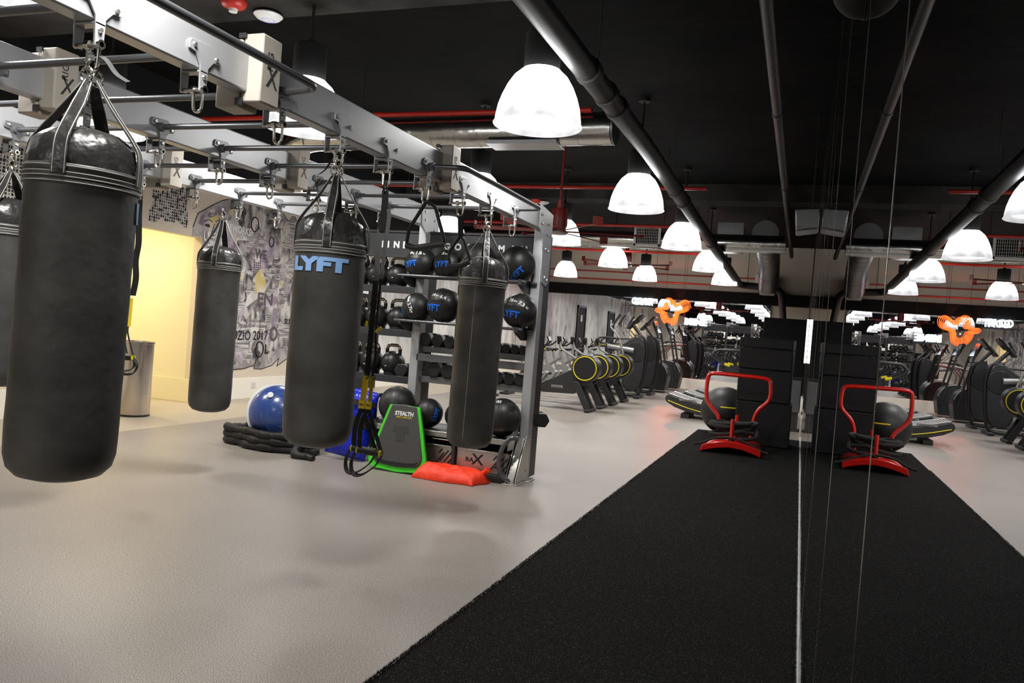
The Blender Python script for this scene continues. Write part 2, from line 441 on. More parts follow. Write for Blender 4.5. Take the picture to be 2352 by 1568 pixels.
# mirror wall on the right: separate tall panels with thin polished edges
edges = [-12, -8, -5, -2.4, -.2, 1.17, 2.25, 3.9, 5.05, 6.2, 7.35, 8.5, 9.65, 10.8, 11.95, 13.6]
for i, (a, b_) in enumerate(zip(edges, edges[1:])):
    ord_ = ('nearest', 'second', 'third', 'fourth', 'fifth', 'sixth', 'seventh', 'eighth', 'ninth', 'tenth', 'farthest')
    vis = i - 4
    lab = 'tall wall mirror panel behind the camera' if vis < 0 else f'{ord_[min(vis, 10)]} tall mirror panel along the right wall, counted from the camera'
    if vis < 0: lab = f'tall right wall mirror panel {("farthest behind", "third behind", "second behind", "just behind")[i]} the camera'
    ya = radians(random.uniform(-.05, .05)) if vis > 0 else 0
    t = thing('mirror_panel', lab, 'mirror', (.1, a, .03), ya, 'tall mirror panels on the right wall')
    ob('glass', B().bx(0, .012, .002, b_ - a - .002, 0, 4.15), M['mirror'], t, sm=0)
    ob('edge', B().bx(-.0006, .012, -.002, .002, 0, 4.15), M['chrome'], t, sm=0)
for i, (a, b_) in enumerate(((-8, -4.4), (-4.4, -.9))):
    o = ob('end_mirror', B().bx(a + .004, b_ - .004, YB - .008, YB, .31, 2.63), M['mirrorback'], sm=0)
    tag(o, ('wide mirror on the end wall, left half', 'wide mirror on the end wall behind the curved treadmills')[i], 'mirror', 'mirrors on the end wall')

# turf lane with short blades
b = B().bx(-1.45, .088, -3, 13.0, 0, .012)
t = tag(ob('turf_lane', b, M['turf'], sm=0), 'long black artificial turf lane running along the mirror wall', 'turf')
b = B(); rnd = random.random
for i in range(14000):
    if i < 11000: x, y = -1.452 + .02 * rnd() ** 2 - .006, 2.2 + 9 * rnd() ** 2
    else: x, y = .07 + .02 * rnd(), 3 + 6 * rnd() ** 2
    a = 6.283 * rnd(); w = .0016; h = .008 + .010 * rnd(); lx, ly = .012 * (rnd() - .5), .012 * (rnd() - .5)
    n = len(b.v); z = .011
    b.v += [(x - w * cos(a), y - w * sin(a), z), (x + w * cos(a), y + w * sin(a), z), (x + lx, y + ly, z + h)]; b.f.append((n, n + 1, n + 2)); b.m.append(0)
ob('pile', b, mat('turf blades', S(24, 24, 25), .5), t, sm=0, stuff=True)

# ================================================================ pendant lamps
def lamp(loc, label, light=True):
    t = thing('pendant_lamp', label, 'lamp', loc, 0, 'white dome pendant lamps')
    outer = [(.33, 0), (.326, .05), (.312, .13), (.286, .21), (.25, .29), (.205, .36), (.155, .405), (.145, .415)]
    ob('shade', B().lathe(outer + [(r - .008, z) for r, z in outer[::-1]], 40), M['dome'], t, 60)
    ob('rim', torus(B(), (0, 0, 0), .333, .007, n=40, m=6), M['dome'], t)
    ob('housing', B().lathe([(0, .41), (.138, .41), (.138, .69), (.13, .705), (0, .705)], 28), M['blackmatte'], t)
    ob('stem', B().cyl((0, 0, .68), (0, 0, .76), .03).cyl((0, 0, .75), (0, 0, ZC - loc[2] + .01), .014).cyl((0, 0, ZC - loc[2] - .05), (0, 0, ZC - loc[2] + .01), .07), M['blackmatte'], t)
    ob('bulb', B().ball((0, 0, .22), .07, 16, 10, (1, 1, 1.3)), emis('bulb', (1, .98, .94, 1), 12) if 'bulb' not in M else M['bulb'], t)
    area('lamp_light', (0, 0, .03), .5, 44, (1, .985, .95), par=t)
    return t
M['bulb'] = emis('lamp bulb', (1, .98, .94, 1), 14)
cols = ((-2.0, 'in the row nearest the mirror wall'), (-4.08, 'in the middle row'), (-6.3, 'in the row nearest the mural wall'))
rows = (1.9, 5.65, 9.45, 13.3, 17.3, 21.1, -1.9, -5.7, -9.5)
rn = ('first', 'second', 'third', 'fourth', 'fifth', 'sixth')
L0 = None
for x, rowname in cols:
    for i, y in enumerate(rows):
        if (i == 0 and x == -6.3) or (i == 6 and x == -6.3): continue
        if i == 0 and x == -4.08: y = 2.75
        lab = f'white dome pendant lamp {rowname}, ' + (f'{rn[i]} from the camera' if i < 6 else ('just behind the camera', 'second behind the camera', 'farthest behind the camera')[i - 6])
        if L0 is None: L0 = lamp((x, y, 2.95), lab)
        else: dup(L0, (x, y, 2.95), label=lab)

# ================================================================ overhead services
def pipe(label, pts, r, m, fit=(), cat='pipe', name='pipe', n=14, fr=.25):
    t = thing(name, label, cat, pts[0])
    ob('run', B().tube(fil(pts, fr), r, n), M[m], t, rel=False)
    if m == 'pipe':
        for y in (6.2, 10.2, 14.2): ob('hanger', B().cyl((pts[1][0], y, pts[1][2] - (.026 * max(0, y - 8.5) if r > .08 else 0)), (pts[1][0], y, ZC), .006), M['blackmatte'], t, rel=False)
    for p, q in fit: ob('coupling', B().cyl(p, q, r * 1.16, n=n), M[m], t, rel=False)
    return t
px, pz = -1.72, 3.45
pipe('fat black drain pipe under the ceiling with couplings, left of the mirror', [(px - .03, -2, pz), (px, 8.5, pz), (px, 22.6, 3.08), (-.62, 22.6, 3.02), (-.45, 22.6, 1.6)], .095, 'pipe',
     [((px, y, pz - max(0, y - 8.5) * .0262), (px, y + .1, pz - max(0, y - 8.4) * .0262)) for y in (5.9, 6.5, 6.9, 10.5, 11.2, 15)])
pipe('slimmer black pipe under the ceiling running close beside the mirror', [(-.42, 1, 3.85), (-.42, 22, 3.85)], .05, 'pipe', [((-.42, y, 3.85), (-.42, y + .09, 3.85)) for y in (5, 8.6, 12.6, 15.4)])
for lab, y, z, x0, x1 in (('red sprinkler pipe crossing above the nearest silver duct', 7.85, 3.7, -7.3, -2.2),
                          ('red sprinkler pipe crossing behind the second lamp of the mirror side row', 12.0, 3.7, -7.3, -1.5),
                          ('red sprinkler pipe crossing just behind the near red fan', 16.1, 3.7, -7.6, -2.2),
                          ('red sprinkler pipe crossing below the far silver duct', 18.0, 3.38, -7.6, -2.1),
                          ('thin red pipe across the beige end wall, upper one', 23.7, 3.36, -7.8, -1.0),
                          ('thin red pipe across the beige end wall, lower one', 23.66, 3.12, -7.8, -1.0)):
    r = .028 if y < 20 else .02
    t = pipe(lab, [(x0, y, z), (x1, y, z)], r, 'redpipe', [((x, y, z), (x + .1, y, z)) for x in (x0 + 1.1, (x0 + x1) / 2, x1 - .9)])
    ob('hanger', B().cyl((x0 + .8, y, z), (x0 + .8, y, ZC), .006).cyl((x1 - .6, y, z), (x1 - .6, y, ZC), .006), M['blackmatte'], t, rel=False)

def duct(label, pts, r, m='duct', step=.28, cap=True):
    t = thing('air_duct', label, 'duct', pts[0])
    P = fil(pts, .5, 8)
    ob('shell', B().tube(P, r, 28), M[m], t, rel=False)
    b = B()
    for p, q in zip(pts, pts[1:]):
        p, q = V(p), V(q); L = (q - p).length; k = int(L / step); d = (q - p).normalized()
        for i in range(1, k):
            c = p + d * (i * step); b.cyl(c, c + d * .016, r * 1.02, n=28)
    ob('seam_ring', b, M[m], t, rel=False)
    p, q = V(pts[-2]), V(pts[-1])
    if abs(p.z - q.z) > .3: p, q = V(pts[0]), V(pts[1])
    for k in (.25, .75):
        c = p.lerp(q, k); ob('hanger', B().cyl(c, (c.x, c.y, ZC), .006), M['blackmatte'], t, rel=False)
    return t
dA = duct('nearest round silver duct crossing behind the rig, with an elbow at its left end', [(-6.6, 8.9, 3.0), (-6.0, 8.0, 3.5), (-2.0, 8.0, 3.55)], .17)
ob('end_plate', B().cyl((-1.99, 8, 3.55), (-1.97, 8, 3.55), .175, n=28), M['ductdull'], dA, rel=False)
o = ob('diffuser', B().bx(-3.35, -2.55, 7.82, 8.14, 3.36, 3.40).bx(-3.0, -2.9, 7.9, 8.05, 3.38, 3.45), M['silver'], bev=.004)
tag(o, 'flat silver diffuser plate under the nearest duct', 'diffuser')
duct('far silver duct crossing behind the near red fan, with a grille on it', [(-7.6, 16.8, 3.5), (-.45, 16.8, 3.5)], .18)
t = thing('air_grille', 'rectangular white framed air grille on the far silver duct', 'air grille', (-3.22, 16.6, 3.55))
ob('grille_frame', B().bx(-.28, .28, -.06, .0, .18, .22).bx(-.28, .28, -.06, 0, -.2, -.16).bx(-.28, -.24, -.06, 0, -.2, .22).bx(.24, .28, -.06, 0, -.2, .22), M['whiteplastic'], t)
b = B().bx(-.25, .25, -.02, 0, -.18, .2)
ob('backing', b, M['darkgap'], t)
b = B()
for i in range(14): b.bx(-.24 + i * .036, -.235 + i * .036, -.045, -.02, -.17, .19)
for i in range(6): b.bx(-.24, .24, -.04, -.03, -.14 + i * .06, -.135 + i * .06)
ob('louvre', b, M['whiteplastic'], t)
dB = duct('big dull duct with a capped near end, hanging beside the mirror', [(-.887, 17.35, 3.80), (-.92, 21.0, 3.6), (-.95, 22.2, 3.05)], .26, 'ductdull', .6)
ob('end_plate', B().cyl((-.887, 17.32, 3.80), (-.887, 17.36, 3.80), .27, n=28), M['ductdull'], dB, rel=False)
t = thing('duct_box', 'square grey duct box left of the big capped duct', 'duct box', (-1.5, 18.3, 3.78))
ob('casing', B().bx(-.42, .1, -.3, .3, -.3, .3), M['ductdull'], t, bev=.01)
ob('flange', B().bx(-.44, .12, -.33, -.29, -.32, .32), M['ductdull'], t)
for lab, x, y, z in (('pale air terminal box on the end wall, upper one', -1.15, 23.2, 3.25), ('pale air terminal box on the end wall, lower one', -1.0, 23.2, 2.98)):
    t = thing('air_terminal', lab, 'vent', (x, y, z))
    ob('casing', B().bx(-.18, .18, -.2, .5, -.1, .14), M['ductdull'], t, bev=.01); ob('face', B().bx(-.2, .2, -.24, -.2, -.12, .16), M['whiteplastic'], t, bev=.01)
t = thing('ceiling_unit', 'pale grey ceiling unit touching the mirror under the cross beam', 'ceiling unit', (-.05, 10.2, 3.0))
ob('casing', B().prism([(-.12, -.17), (.14, -.13), (.14, .12), (-.15, .1)], -.16, .3), M['ductdull'], t, bev=.02)
ob('hanger', B().cyl((.05, .1, .1), (.05, .1, ZC - 3.0), .01), M['blackmatte'], t)
t = thing('dome_fixture', 'black half-dome fixture mounted high on the mirror at the top of the frame', 'wall fixture', (.1, 2.52, 2.50))
ob('dome', B().lathe([(.1, 0), (.1, -.01)] + [(.1 * cos(a), -.01 - .09 * sin(a)) for a in [radians(d) for d in range(10, 90, 10)]] + [(0, -.1)], 36, ax='x'), M['darkgap'], t)
ob('back_plate', B().cyl((-.006, 0, 0), (-.001, 0, 0), .104, n=36), M['blackmatte'], t)
# ceiling gear
for lab, x, y, z in (('white round wireless access point near the camera, under the first cross beam', -4.6, 5.72, 3.98), ('white round wireless access point under the far cross beam', -5.08, 15.05, 3.98)):
    t = thing('access_point', lab, 'access point', (x, y, z))
    ob('shell', B().lathe([(0, -.055), (.06, -.05), (.1, -.035), (.125, -.01), (.12, .0), (0, .03)], 36), M['whiteplastic'], t)
    ob('indicator_ring', torus(B(), (0, 0, -.049), .055, .003), M['blueled'], t)
for lab, x, y, z in (('red strobe alarm near the camera, under the first cross beam', -4.75, 5.45, 3.98), ('red strobe alarm under the far cross beam', -5.2, 14.95, 3.98)):
    t = thing('strobe_alarm', lab, 'alarm', (x, y, z))
    ob('base', B().lathe([(0, -.05), (.05, -.05), (.095, -.03), (.11, 0), (.11, .03), (0, .03)], 28), M['redpipe'], t)
    ob('lens', B().lathe([(0, -.085), (.035, -.075), (.04, -.045), (0, -.04)], 20), M['whiteplastic'], t)
def fan(loc, label, rz):
    t = thing('ceiling_fan', label, 'fan', loc, rz, 'red ceiling fans')
    b = B().lathe([(0, -.02), (.11, -.02), (.12, .02), (.12, .26), (.105, .30), (.05, .31), (.05, .42), (0, .42)], 28)
    for k in range(20):
        a = 2 * pi * k / 20; b.box((.122 * cos(a), .122 * sin(a), .13), (.014, .008, .2), Mx.Rotation(a, 3, 'Z'))
    ob('motor', b, M['redfan'], t)
    ob('hub', B().lathe([(0, -.09), (.13, -.085), (.15, -.06), (.12, -.03), (0, -.03)], 28), M['machinegrey'], t)
    ob('downrod', B().cyl((0, 0, .4), (0, 0, ZC - loc[2]), .02), M['redfan'], t)
    for k in range(6):
        R = Mx.Rotation(2 * pi * k / 6, 4, 'Z')
        b = B().prism([(.12, -.05), (1.2, -.085), (1.28, -.085), (1.28, .085), (1.2, .085), (.12, .05)], -.05, -.038, 'z').xf(Mx.Rotation(radians(14), 4, 'X'))
        b.box((1.285, 0, -.01), (.012, .15, .12)).xf(R)
        ob('blade', b, M['redfan'], t)
    return t
F0 = fan((-3.57, 11.4, 2.96), 'near dark red ceiling fan right of the rig post', .2)
dup(F0, (-4.5, 20.6, 3.35), .75, 'far dark red ceiling fan in front of the beige end wall')
dup(F0, (-6.0, -2.5, 3.3), .4, 'dark red ceiling fan behind the camera')
# ================================================================ training rig
XA, XB, XC = -2.30, -3.49, -4.64          # front (+X) faces of the three long beams
BT = .08; Z0, Z1 = 2.327, 2.525
BY = [.5, 1.0, 1.5, 2.0, 2.49, 3.0, 3.5, 4.0, 4.5, 5.05, 5.58, 6.11]
RIG = thing('training_rig', 'silver overhead training rig of three long beams with storage bays at its far end', 'gym rig', (-3.5, 6.95, 0))
def rp(name, b, m, par=None, **k): return ob(name, b, M[m] if isinstance(m, str) else m, par or RIG, rel=False, **k)
for xf_ in (XA, XB, XC):
    rp('beam', B().bx(xf_ - BT, xf_, .2, 6.9, Z0, Z1), 'silver', bev=.008)
    rp('post', B().bx(xf_ - .09, xf_ + .0, 6.9, 7.02, .02, Z1 - .01), 'silver', bev=.006)
    rp('post', B().bx(xf_ - .09, xf_, .25, .37, .02, Z0), 'silver', bev=.006)
    # gusset where beam meets post, with bolts
    b = B().prism([(6.74, 2.545), (7.13, 2.50), (7.12, 1.86), (7.05, 1.82), (6.93, 1.85), (6.86, 2.25), (6.76, 2.33)], xf_ + .001, xf_ + .009, 'x')
    g = rp('gusset', b, 'silver', bev=.002)
    b = B()
    for y, z in ((6.82, 2.46), (7.03, 2.40), (6.83, 2.38), (7.03, 2.30), (6.96, 2.16), (7.05, 2.15), (6.99, 1.90), (7.07, 1.88)):
        b.cyl((xf_ + .008, y, z), (xf_ + .018, y, z), .013, .01, 8)
    rp('bolt', b, 'zinc', g)
    # rear perforated upright of the storage bay
    b = B().bx(xf_ - .085, xf_ - .07, 7.02, 7.20, .02, 2.3).bx(xf_ - .02, xf_ - .005, 7.02, 7.20, .02, 2.3)
    for i in range(26): b.bx(xf_ - .0865, xf_ - .0845, 7.08, 7.10, .15 + i * .08, .185 + i * .08)
    rp('slotted_upright', b, 'charcoal')
    rp('foot_plate', B().bx(xf_ - .14, xf_ + .05, 6.86, 7.06, 0, .012), 'zinc', bev=.003)
# clevis hangers with shackles under every beam
def hanger(xf_, y):
    xo = xf_ + .002
    pl = [(y - .085, 2.415), (y - .075, 2.43), (y + .03, 2.435), (y + .085, 2.40), (y + .083, 2.375), (y + .05, 2.372), (y + .022, 2.34),
          (y + .018, 2.245), (y, 2.232), (y - .018, 2.245), (y - .022, 2.345), (y - .05, 2.385), (y - .085, 2.39)]
    h = rp('hanger', B().prism(pl, xo, xo + .008, 'x').prism([(y - .02, 2.34), (y + .02, 2.34), (y + .018, 2.245), (y - .018, 2.245)], xf_ - BT - .01, xf_ - BT - .002, 'x')
           .bx(xf_ - BT - .01, xo + .008, y - .02, y + .02, Z0 - .010, Z0 - .002), 'silver' if xf_ == XA else 'silverdark', bev=.0015)
    b = B()
    for yy, zz in ((y - .06, 2.41), (y + .062, 2.388), (y, 2.30), (y, 2.252)): b.cyl((xo + .008, yy, zz), (xo + .016, yy, zz), .0105, .008, 8)
    b.cyl((xf_ - BT - .02, y, 2.252), (xo + .02, y, 2.252), .009, n=8)
    rp('bolt', b, 'zinc', h)
    xm = xf_ - .012
    b = B().tube(fil([(xm - .024, y, 2.262), (xm - .022, y, 2.20), (xm - .018, y, 2.172), (xm, y, 2.163), (xm + .018, y, 2.172), (xm + .022, y, 2.20), (xm + .024, y, 2.262)], .02), .0062, 8)
    b.cyl((xm - .034, y, 2.252), (xm - .014, y, 2.252), .016, n=12).cyl((xm + .014, y, 2.252), (xm + .034, y, 2.252), .016, n=12)
    rp('shackle', b, 'chrome', h)
for xf_ in (XA, XB, XC):
    for y in BY: hanger(xf_, y)
# monkey bars between the beams, carried on the hanger plates
for a, c in ((XB, XA), (XC, XB)):
    for y in BY:
        br = rp('bar', B().cyl((a + .01, y - .01, 2.388), (c - BT, y - .01, 2.388), .0165, n=14), 'bar')
        rp('collar', B().cyl((a + .005, y - .01, 2.388), (a + .035, y - .01, 2.388), .025, n=14), 'silverdark', br)
# pull-up loops on the front beam
for y0, y1 in ((1.0, 2.97), (4.5, 6.11)):
    xo = XA + .24
    rp('pull_up_loop', B().tube(fil([(XA, y0, 2.388), (xo, y0 + .04, 2.388), (xo, y1 - .04, 2.388), (XA, y1, 2.388)], .08, 8), .0175, 14), 'bar')
    for y in (y0, y1): rp('collar', B().cyl((XA + .005, y, 2.388), (XA + .04, y, 2.388), .026, n=14), 'silverdark')
# beige joint blocks clamped round the beams
def block(xf_, y):
    f = rp('joint_block', B().bx(xf_ - .03, xf_ + .07, y, y + .13, 2.283, 2.575), 'wood', bev=.008)
    rp('block_back', B().bx(xf_ - .16, xf_ - .034, y - .005, y + .12, 2.262, 2.553), 'wood', f, bev=.008)
    rp('clip', B().bx(xf_ - .05, xf_ - .015, y - .012, y + .0, 2.27, 2.30).bx(xf_ - .05, xf_ - .015, y - .012, y + .0, 2.555, 2.575), 'charcoal', f)
    lettering('X', .13, M['charcoal'], f, flat((xf_ + .0705, y + .07, 2.40), (0, 1, 0), (0, 0, 1)), name='engraved_mark', sx=.8)
    lettering('RIG', .05, M['charcoal'], f, flat((xf_ + .0705, y + .055, 2.47), (0, 0, 1), (0, -1, 0)), name='engraved_mark')
for xf_ in (XA, XB, XC):
    for y in (.72, 2.755, 4.69): block(xf_, y)
# sign boards over the storage bays
for x0, x1, w in ((XC - .0, XB - .09, 'MINE'), (XB + .0, XA - .09, 'GOAT MINE')):
    sg = rp('sign_board', B().bx(x0 + .005, x1 - .002, 6.955, 6.975, 2.03, 2.275).bx(x0 + .005, x1 - .002, 6.94, 6.975, 2.265, 2.285).bx(x0 + .005, x1 - .002, 6.94, 6.975, 2.02, 2.035), 'charcoal', bev=.002)
    for i, ch in enumerate(w):
        if ch != ' ': lettering(ch, .088, M['whitetext'], sg, flat((-4.03 + .092 * i if w == 'MINE' else -3.29 + .113 * i, 6.954, 2.143), (1, 0, 0), (0, 0, 1)), bold=.004)
# shelves
def lip_shelf(x0, x1, z, name='kettlebell_shelf'):
    rp(name, B().bx(x0, x1, 6.97, 7.3, z - .012, z).bx(x0, x1, 6.955, 6.97, z - .06, z + .01), 'charcoal', bev=.003)
    rp('shelf_bracket', B().prism([(6.96, z), (7.1, z), (7.1, z - .14), (6.98, z - .08)], x0, x0 + .02, 'x').prism([(6.96, z), (7.1, z), (7.1, z - .14), (6.98, z - .08)], x1 - .02, x1, 'x'), 'charcoal')
for z in (1.725, 1.295, .835): lip_shelf(XC + .01, XB - .1, z)
for z in (1.83, 1.40):
    br = rp('ball_rail', B().tube(fil([(XB - .17, 6.68, z), (XA - .06, 6.68, z)], .05), .014, 10).tube([(XB - .12, 6.875, z), (XA - .02, 6.875, z)], .014, 10), 'bar')
    rp('rail_bracket', B().prism([(6.66, z + .02), (7.0, z + .02), (7.0, z - .1), (6.85, z - .1), (6.66, z - .03)], XA - .13, XA - .095, 'x')
       .prism([(6.66, z + .0), (7.0, z + .0), (7.0, z - .1), (6.85, z - .1), (6.66, z - .03)], XB - .115, XB - .095, 'x'), 'charcoal', br)
for z in (1.165, .868):
    rp('dumbbell_shelf', B().bx(XB + .0, XA - .09, 6.97, 7.0, z - .058, z + .002).bx(XB, XA - .09, 7.22, 7.25, z - .058, z + .002), 'silverdark' , bev=.003)
    rp('dumbbell_shelf', B().bx(XB + .0, XA - .09, 7.0, 7.22, z - .03, z - .012), 'charcoal')
rp('cross_member', B().bx(XB - .02, XA - .09, 6.9, 6.955, 1.02, 1.09), 'silverdark', bev=.004)
# floor foot and curved grab handle on the front post
ft = rp('anchor_plate', B().prism([(6.90, .40), (6.87, .40), (6.66, .05), (6.66, .0), (6.90, .0)], -2.385, -2.32, 'x').prism([(6.90, .42), (6.97, .42), (6.97, 0), (6.64, 0), (6.64, .04), (6.86, .42)], -2.306, -2.296, 'x')
        .prism([(6.90, .42), (6.86, .42), (6.64, .04), (6.64, 0), (6.90, 0)], -2.40, -2.392, 'x').bx(-2.42, -2.28, 6.62, 6.9, 0, .012), 'zinc', bev=.002)
b = B()
for y, z in ((6.88, .38), (6.94, .38), (6.90, .1), (6.94, .1)): b.cyl((-2.297, y, z), (-2.287, y, z), .011, n=8)
rp('bolt', b, 'zinc', ft)
rp('grab_handle', B().tube(cr([(-2.31, 6.66, .42), (-2.37, 6.62, .42), (-2.43, 6.60, .33), (-2.455, 6.60, .2), (-2.43, 6.62, .08), (-2.37, 6.67, .03)], 6), .022, 12), 'bar', ft)

# ---------------------------------------------------------------- steel drawers under the storage bay
DR = thing('drawer_unit', 'brushed steel drawer unit with slotted fronts under the medicine balls', 'drawers', (-2.9, 6.9, 0))
rp('top_shelf', B().bx(-3.75, -2.40, 6.64, 7.2, .375, .395).bx(-3.75, -2.40, 6.625, 6.645, .35, .40).prism([(6.64, .3), (6.89, .3), (6.89, .55), (6.64, .40)], -2.40, -2.392, 'x'), 'brushed', DR, bev=.003)
rp('shelf_mat', B().bx(-3.74, -2.41, 6.65, 7.19, .395, .40), 'rubber', DR)
rp('cabinet_shell', B().bx(-3.75, -2.40, 7.1, 7.12, .06, .4).bx(-2.93, -2.905, 6.62, 7.1, .06, .4).bx(-3.75, -3.73, 6.62, 7.1, .06, .4).bx(-3.75, -2.4, 6.62, 7.1, .05, .07), 'charcoal', DR)
for i, (x0, x1) in enumerate(((-3.70, -2.95), (-2.895, -2.405))):
    d = rp('drawer', B().bx(x0, x1, 6.66, 6.668, .075, .265).bx(x0, x1, 6.65, 6.69, .26, .275).bx(x0, x0 + .006, 6.665, 7.0, .075, .24).bx(x1 - .006, x1, 6.665, 7.0, .075, .26).bx(x0, x1, 6.665, 7.0, .075, .082), 'brushed', DR, bev=.002)
    b = B()
    for k, (u, w, l) in enumerate(((-.155, .245, .05), (-.155, .185, .12), (-.115, .205, .13), (-.075, .20, .13), (-.055, .165, .07), (-.04, .135, .04))):
        b.box((x1 + u + .045, 6.6585, w - .025), (.012, .004, l), Mx.Rotation(radians(38), 3, 'Y'))
    for k in range(5): b.box((x1 + .001, 6.72 + k * .04, .17), (.003, .012, .11), Mx.Rotation(radians(-25), 3, 'X'))
    rp('slot', b, 'darkgap', d)
    if i == 1:
        for s_, z, x, y in (('RA', .055, -2.765, .175), ('X', .14, -2.685, .18)):
            lettering(s_, z, M['black'], d, flat((x, 6.659, y), (1, 0, 0), (0, 0, 1)), bold=.002, sx=1.15)
    else: rp('drawer_handle', B().tube([(-3.15, 6.66, .325), (-2.93, 6.66, .325)], .009, 8).cyl((-3.15, 6.66, .325), (-3.15, 6.72, .325), .012), 'chrome', d)

# ================================================================ punch bags
def bag(x, y, ztop, zband, zbot, R, label, logo=None, tail=1, lean=.006, seam=None):
    """ztop: crown of the bag, zband: lower edge of the stitched band"""
    t = thing('punch_bag', label, 'punch bag', (x, y, zbot), 0, 'black hanging punch bags')
    H = zband - zbot; T = ztop - zbot; zs = 2.20 - zbot
    body = [(0, 0), (R * .5, .006), (R * .78, .022), (R * .93, .05), (R * .99, .09), (R, .14)] + [(R * (1 + .006 * sin(i * 2.1)), .14 + (H - .14) * i / 12) for i in range(1, 13)]
    ob('bag_body', B().lathe(body, 48), M['vinyl'], t, 60)
    # gathered crown with creases
    n = 72; b = B(); vs = []; rings = []
    sh = [(1.0, H + .055), (1.0, H + .09), (.985, H + .5 * (T - H)), (.93, H + .72 * (T - H)), (.80, T - .035), (.6, T - .012), (.3, T), (.05, T + .002)]
    for j, (r, z) in enumerate(sh):
        q = min(1, j / 4.0)
        for k in range(n):
            a = 2 * pi * k / n; c_ = (.5 + .5 * sin(a * 21 + 1.3 * sin(a * 3))) ** 2 * .022 * (q if j < 6 else .3)
            rad = R * r * (1 - c_); vs.append((rad * cos(a), rad * sin(a), z - .012 * c_ * 20 * (j > 3)))
    fs = [(j * n + k, j * n + (k + 1) % n, (j + 1) * n + (k + 1) % n, (j + 1) * n + k) for j in range(len(sh) - 1) for k in range(n)]
    fs.append(tuple((len(sh) - 1) * n + k for k in range(n)))
    b.add(vs, fs); ob('crown', b, M['vinylshine'], t, 70)
    ob('band', B().lathe([(R * .99, H - .004), (R + .005, H), (R + .006, H + .014), (R + .004, H + .016), (R + .006, H + .018), (R + .006, H + .038), (R + .004, H + .04), (R + .006, H + .042), (R + .005, H + .062), (R * .99, H + .066)], 48), M['vinyl'], t, 60)
    b = B()
    for z in (H + .006, H + .022, H + .036, H + .056): torus(b, (0, 0, z), R + .0062, .0017, n=64, m=4)
    ob('stitching', b, M['stitch'], t)
    zr = zs - .055
    for k in range(4):
        a = pi / 4 * (2 * k) + .45; d = V((cos(a), sin(a), 0)); w = V((-sin(a), cos(a), 0)) * .046
        pts = cr([d * .018 + V((0, 0, zr - .015)), d * (.45 * R) + V((0, 0, T + .75 * (zr - T) * .55)), d * (R * .9) + V((0, 0, T - .03)), d * (R + .006) + V((0, 0, H + .6 * (T - H))), d * (R + .008) + V((0, 0, H + .03))], 5)
        ws = [w * (.55 + .45 * min(1, i / 5)) for i in range(len(pts))]
        st = ob('strap', B().ribbon(pts, ws, .004), M['vinylshine'] if k % 2 else M['vinyl'], t)
        b = B()
        for sgn in (-1, 1): b.tube([p + wv * sgn * .40 + d * .003 + V((0, 0, .0015)) for p, wv in zip(pts, ws)], .0014, 4)
        ob('strap_stitching', b, M['stitch'], st)
    for k, yy in enumerate((-.02, .02)):
        ob('steel_ring', torus(B(), (0, yy, zr), .026, .005, 'x' if k else 'y', 20, 6), M['chrome'], t)
    hs = ob('hanging_strap', B().bx(-.013, .013, -.004, .004, zr + .02, zs - .022).tube([(-.012, 0, zr + .035), (0, .012, zr + .06), (.012, 0, zr + .035)], .007, 6), M['webbing'], t)
    ob('buckle', B().bx(-.022, -.012, -.012, .014, zr + .045, zr + .085).bx(-.024, .016, -.014, -.008, zr + .05, zr + .06), M['zinc'], hs)
    ob('carabiner', torus(B(), (0, 0, zs - .024), .02, .0055, 'x', 16, 6, 1.4), M['chrome'], hs)
    if tail: ob('strap_tail', B().ribbon(cr([(0, 0, zr + .08), (.045 * tail, .01, zr + .06), (.085 * tail, .02, zr + .015), (.13 * tail, .03, zr - .01)], 5), (0, .02, .008), .002), M['webbing'], hs)
    if logo:
        a0, zc, size, m_, sx = logo
        def wrap(u, v, w):
            a = a0 + u / R
            return V(((R + .0045 + w) * cos(a), (R + .0045 + w) * sin(a), zc - zbot + v))
        lettering('LYFT', size, M[m_], t, wrap, bold=.006, cuts=20, sx=sx, name='logo', ext=.0005)
    if seam is not None: ob('side_seam', B().tube([((R + .0005) * cos(seam), (R + .0005) * sin(seam), z) for z in [.1 + (H - .1) * i / 20 for i in range(21)]], .0016, 5), M['stitch'], t)
    t.rotation_euler = (0, lean, 0); t.location.x -= sin(lean) * (2.2 - zbot)
    return t
bag(-2.312, 2.0, 1.965, 1.76, .775, .172, 'nearest and largest-looking black punch bag, at the left front', (radians(80), 1.70, .09, 'skyprint', 1.5), lean=.02)
bag(-2.312, 3.5, 1.93, 1.708, .715, .178, 'black punch bag with light blue lettering under its stitched band', (radians(-78), 1.648, .09, 'skyprint', 1.55), -1)
bag(-2.312, 5.58, 1.93, 1.70, .465, .178, 'greyer punch bag hanging in front of the medicine balls', None, -1, .012, radians(-84))
bag(-4.655, 5.40, 1.905, 1.70, .50, .172, 'far slim black punch bag beside the lit yellow opening', None, 0)
bag(-4.655, 3.50, 1.965, 1.735, .80, .172, 'black punch bag at the left frame edge behind the nearest bag', None, 0)

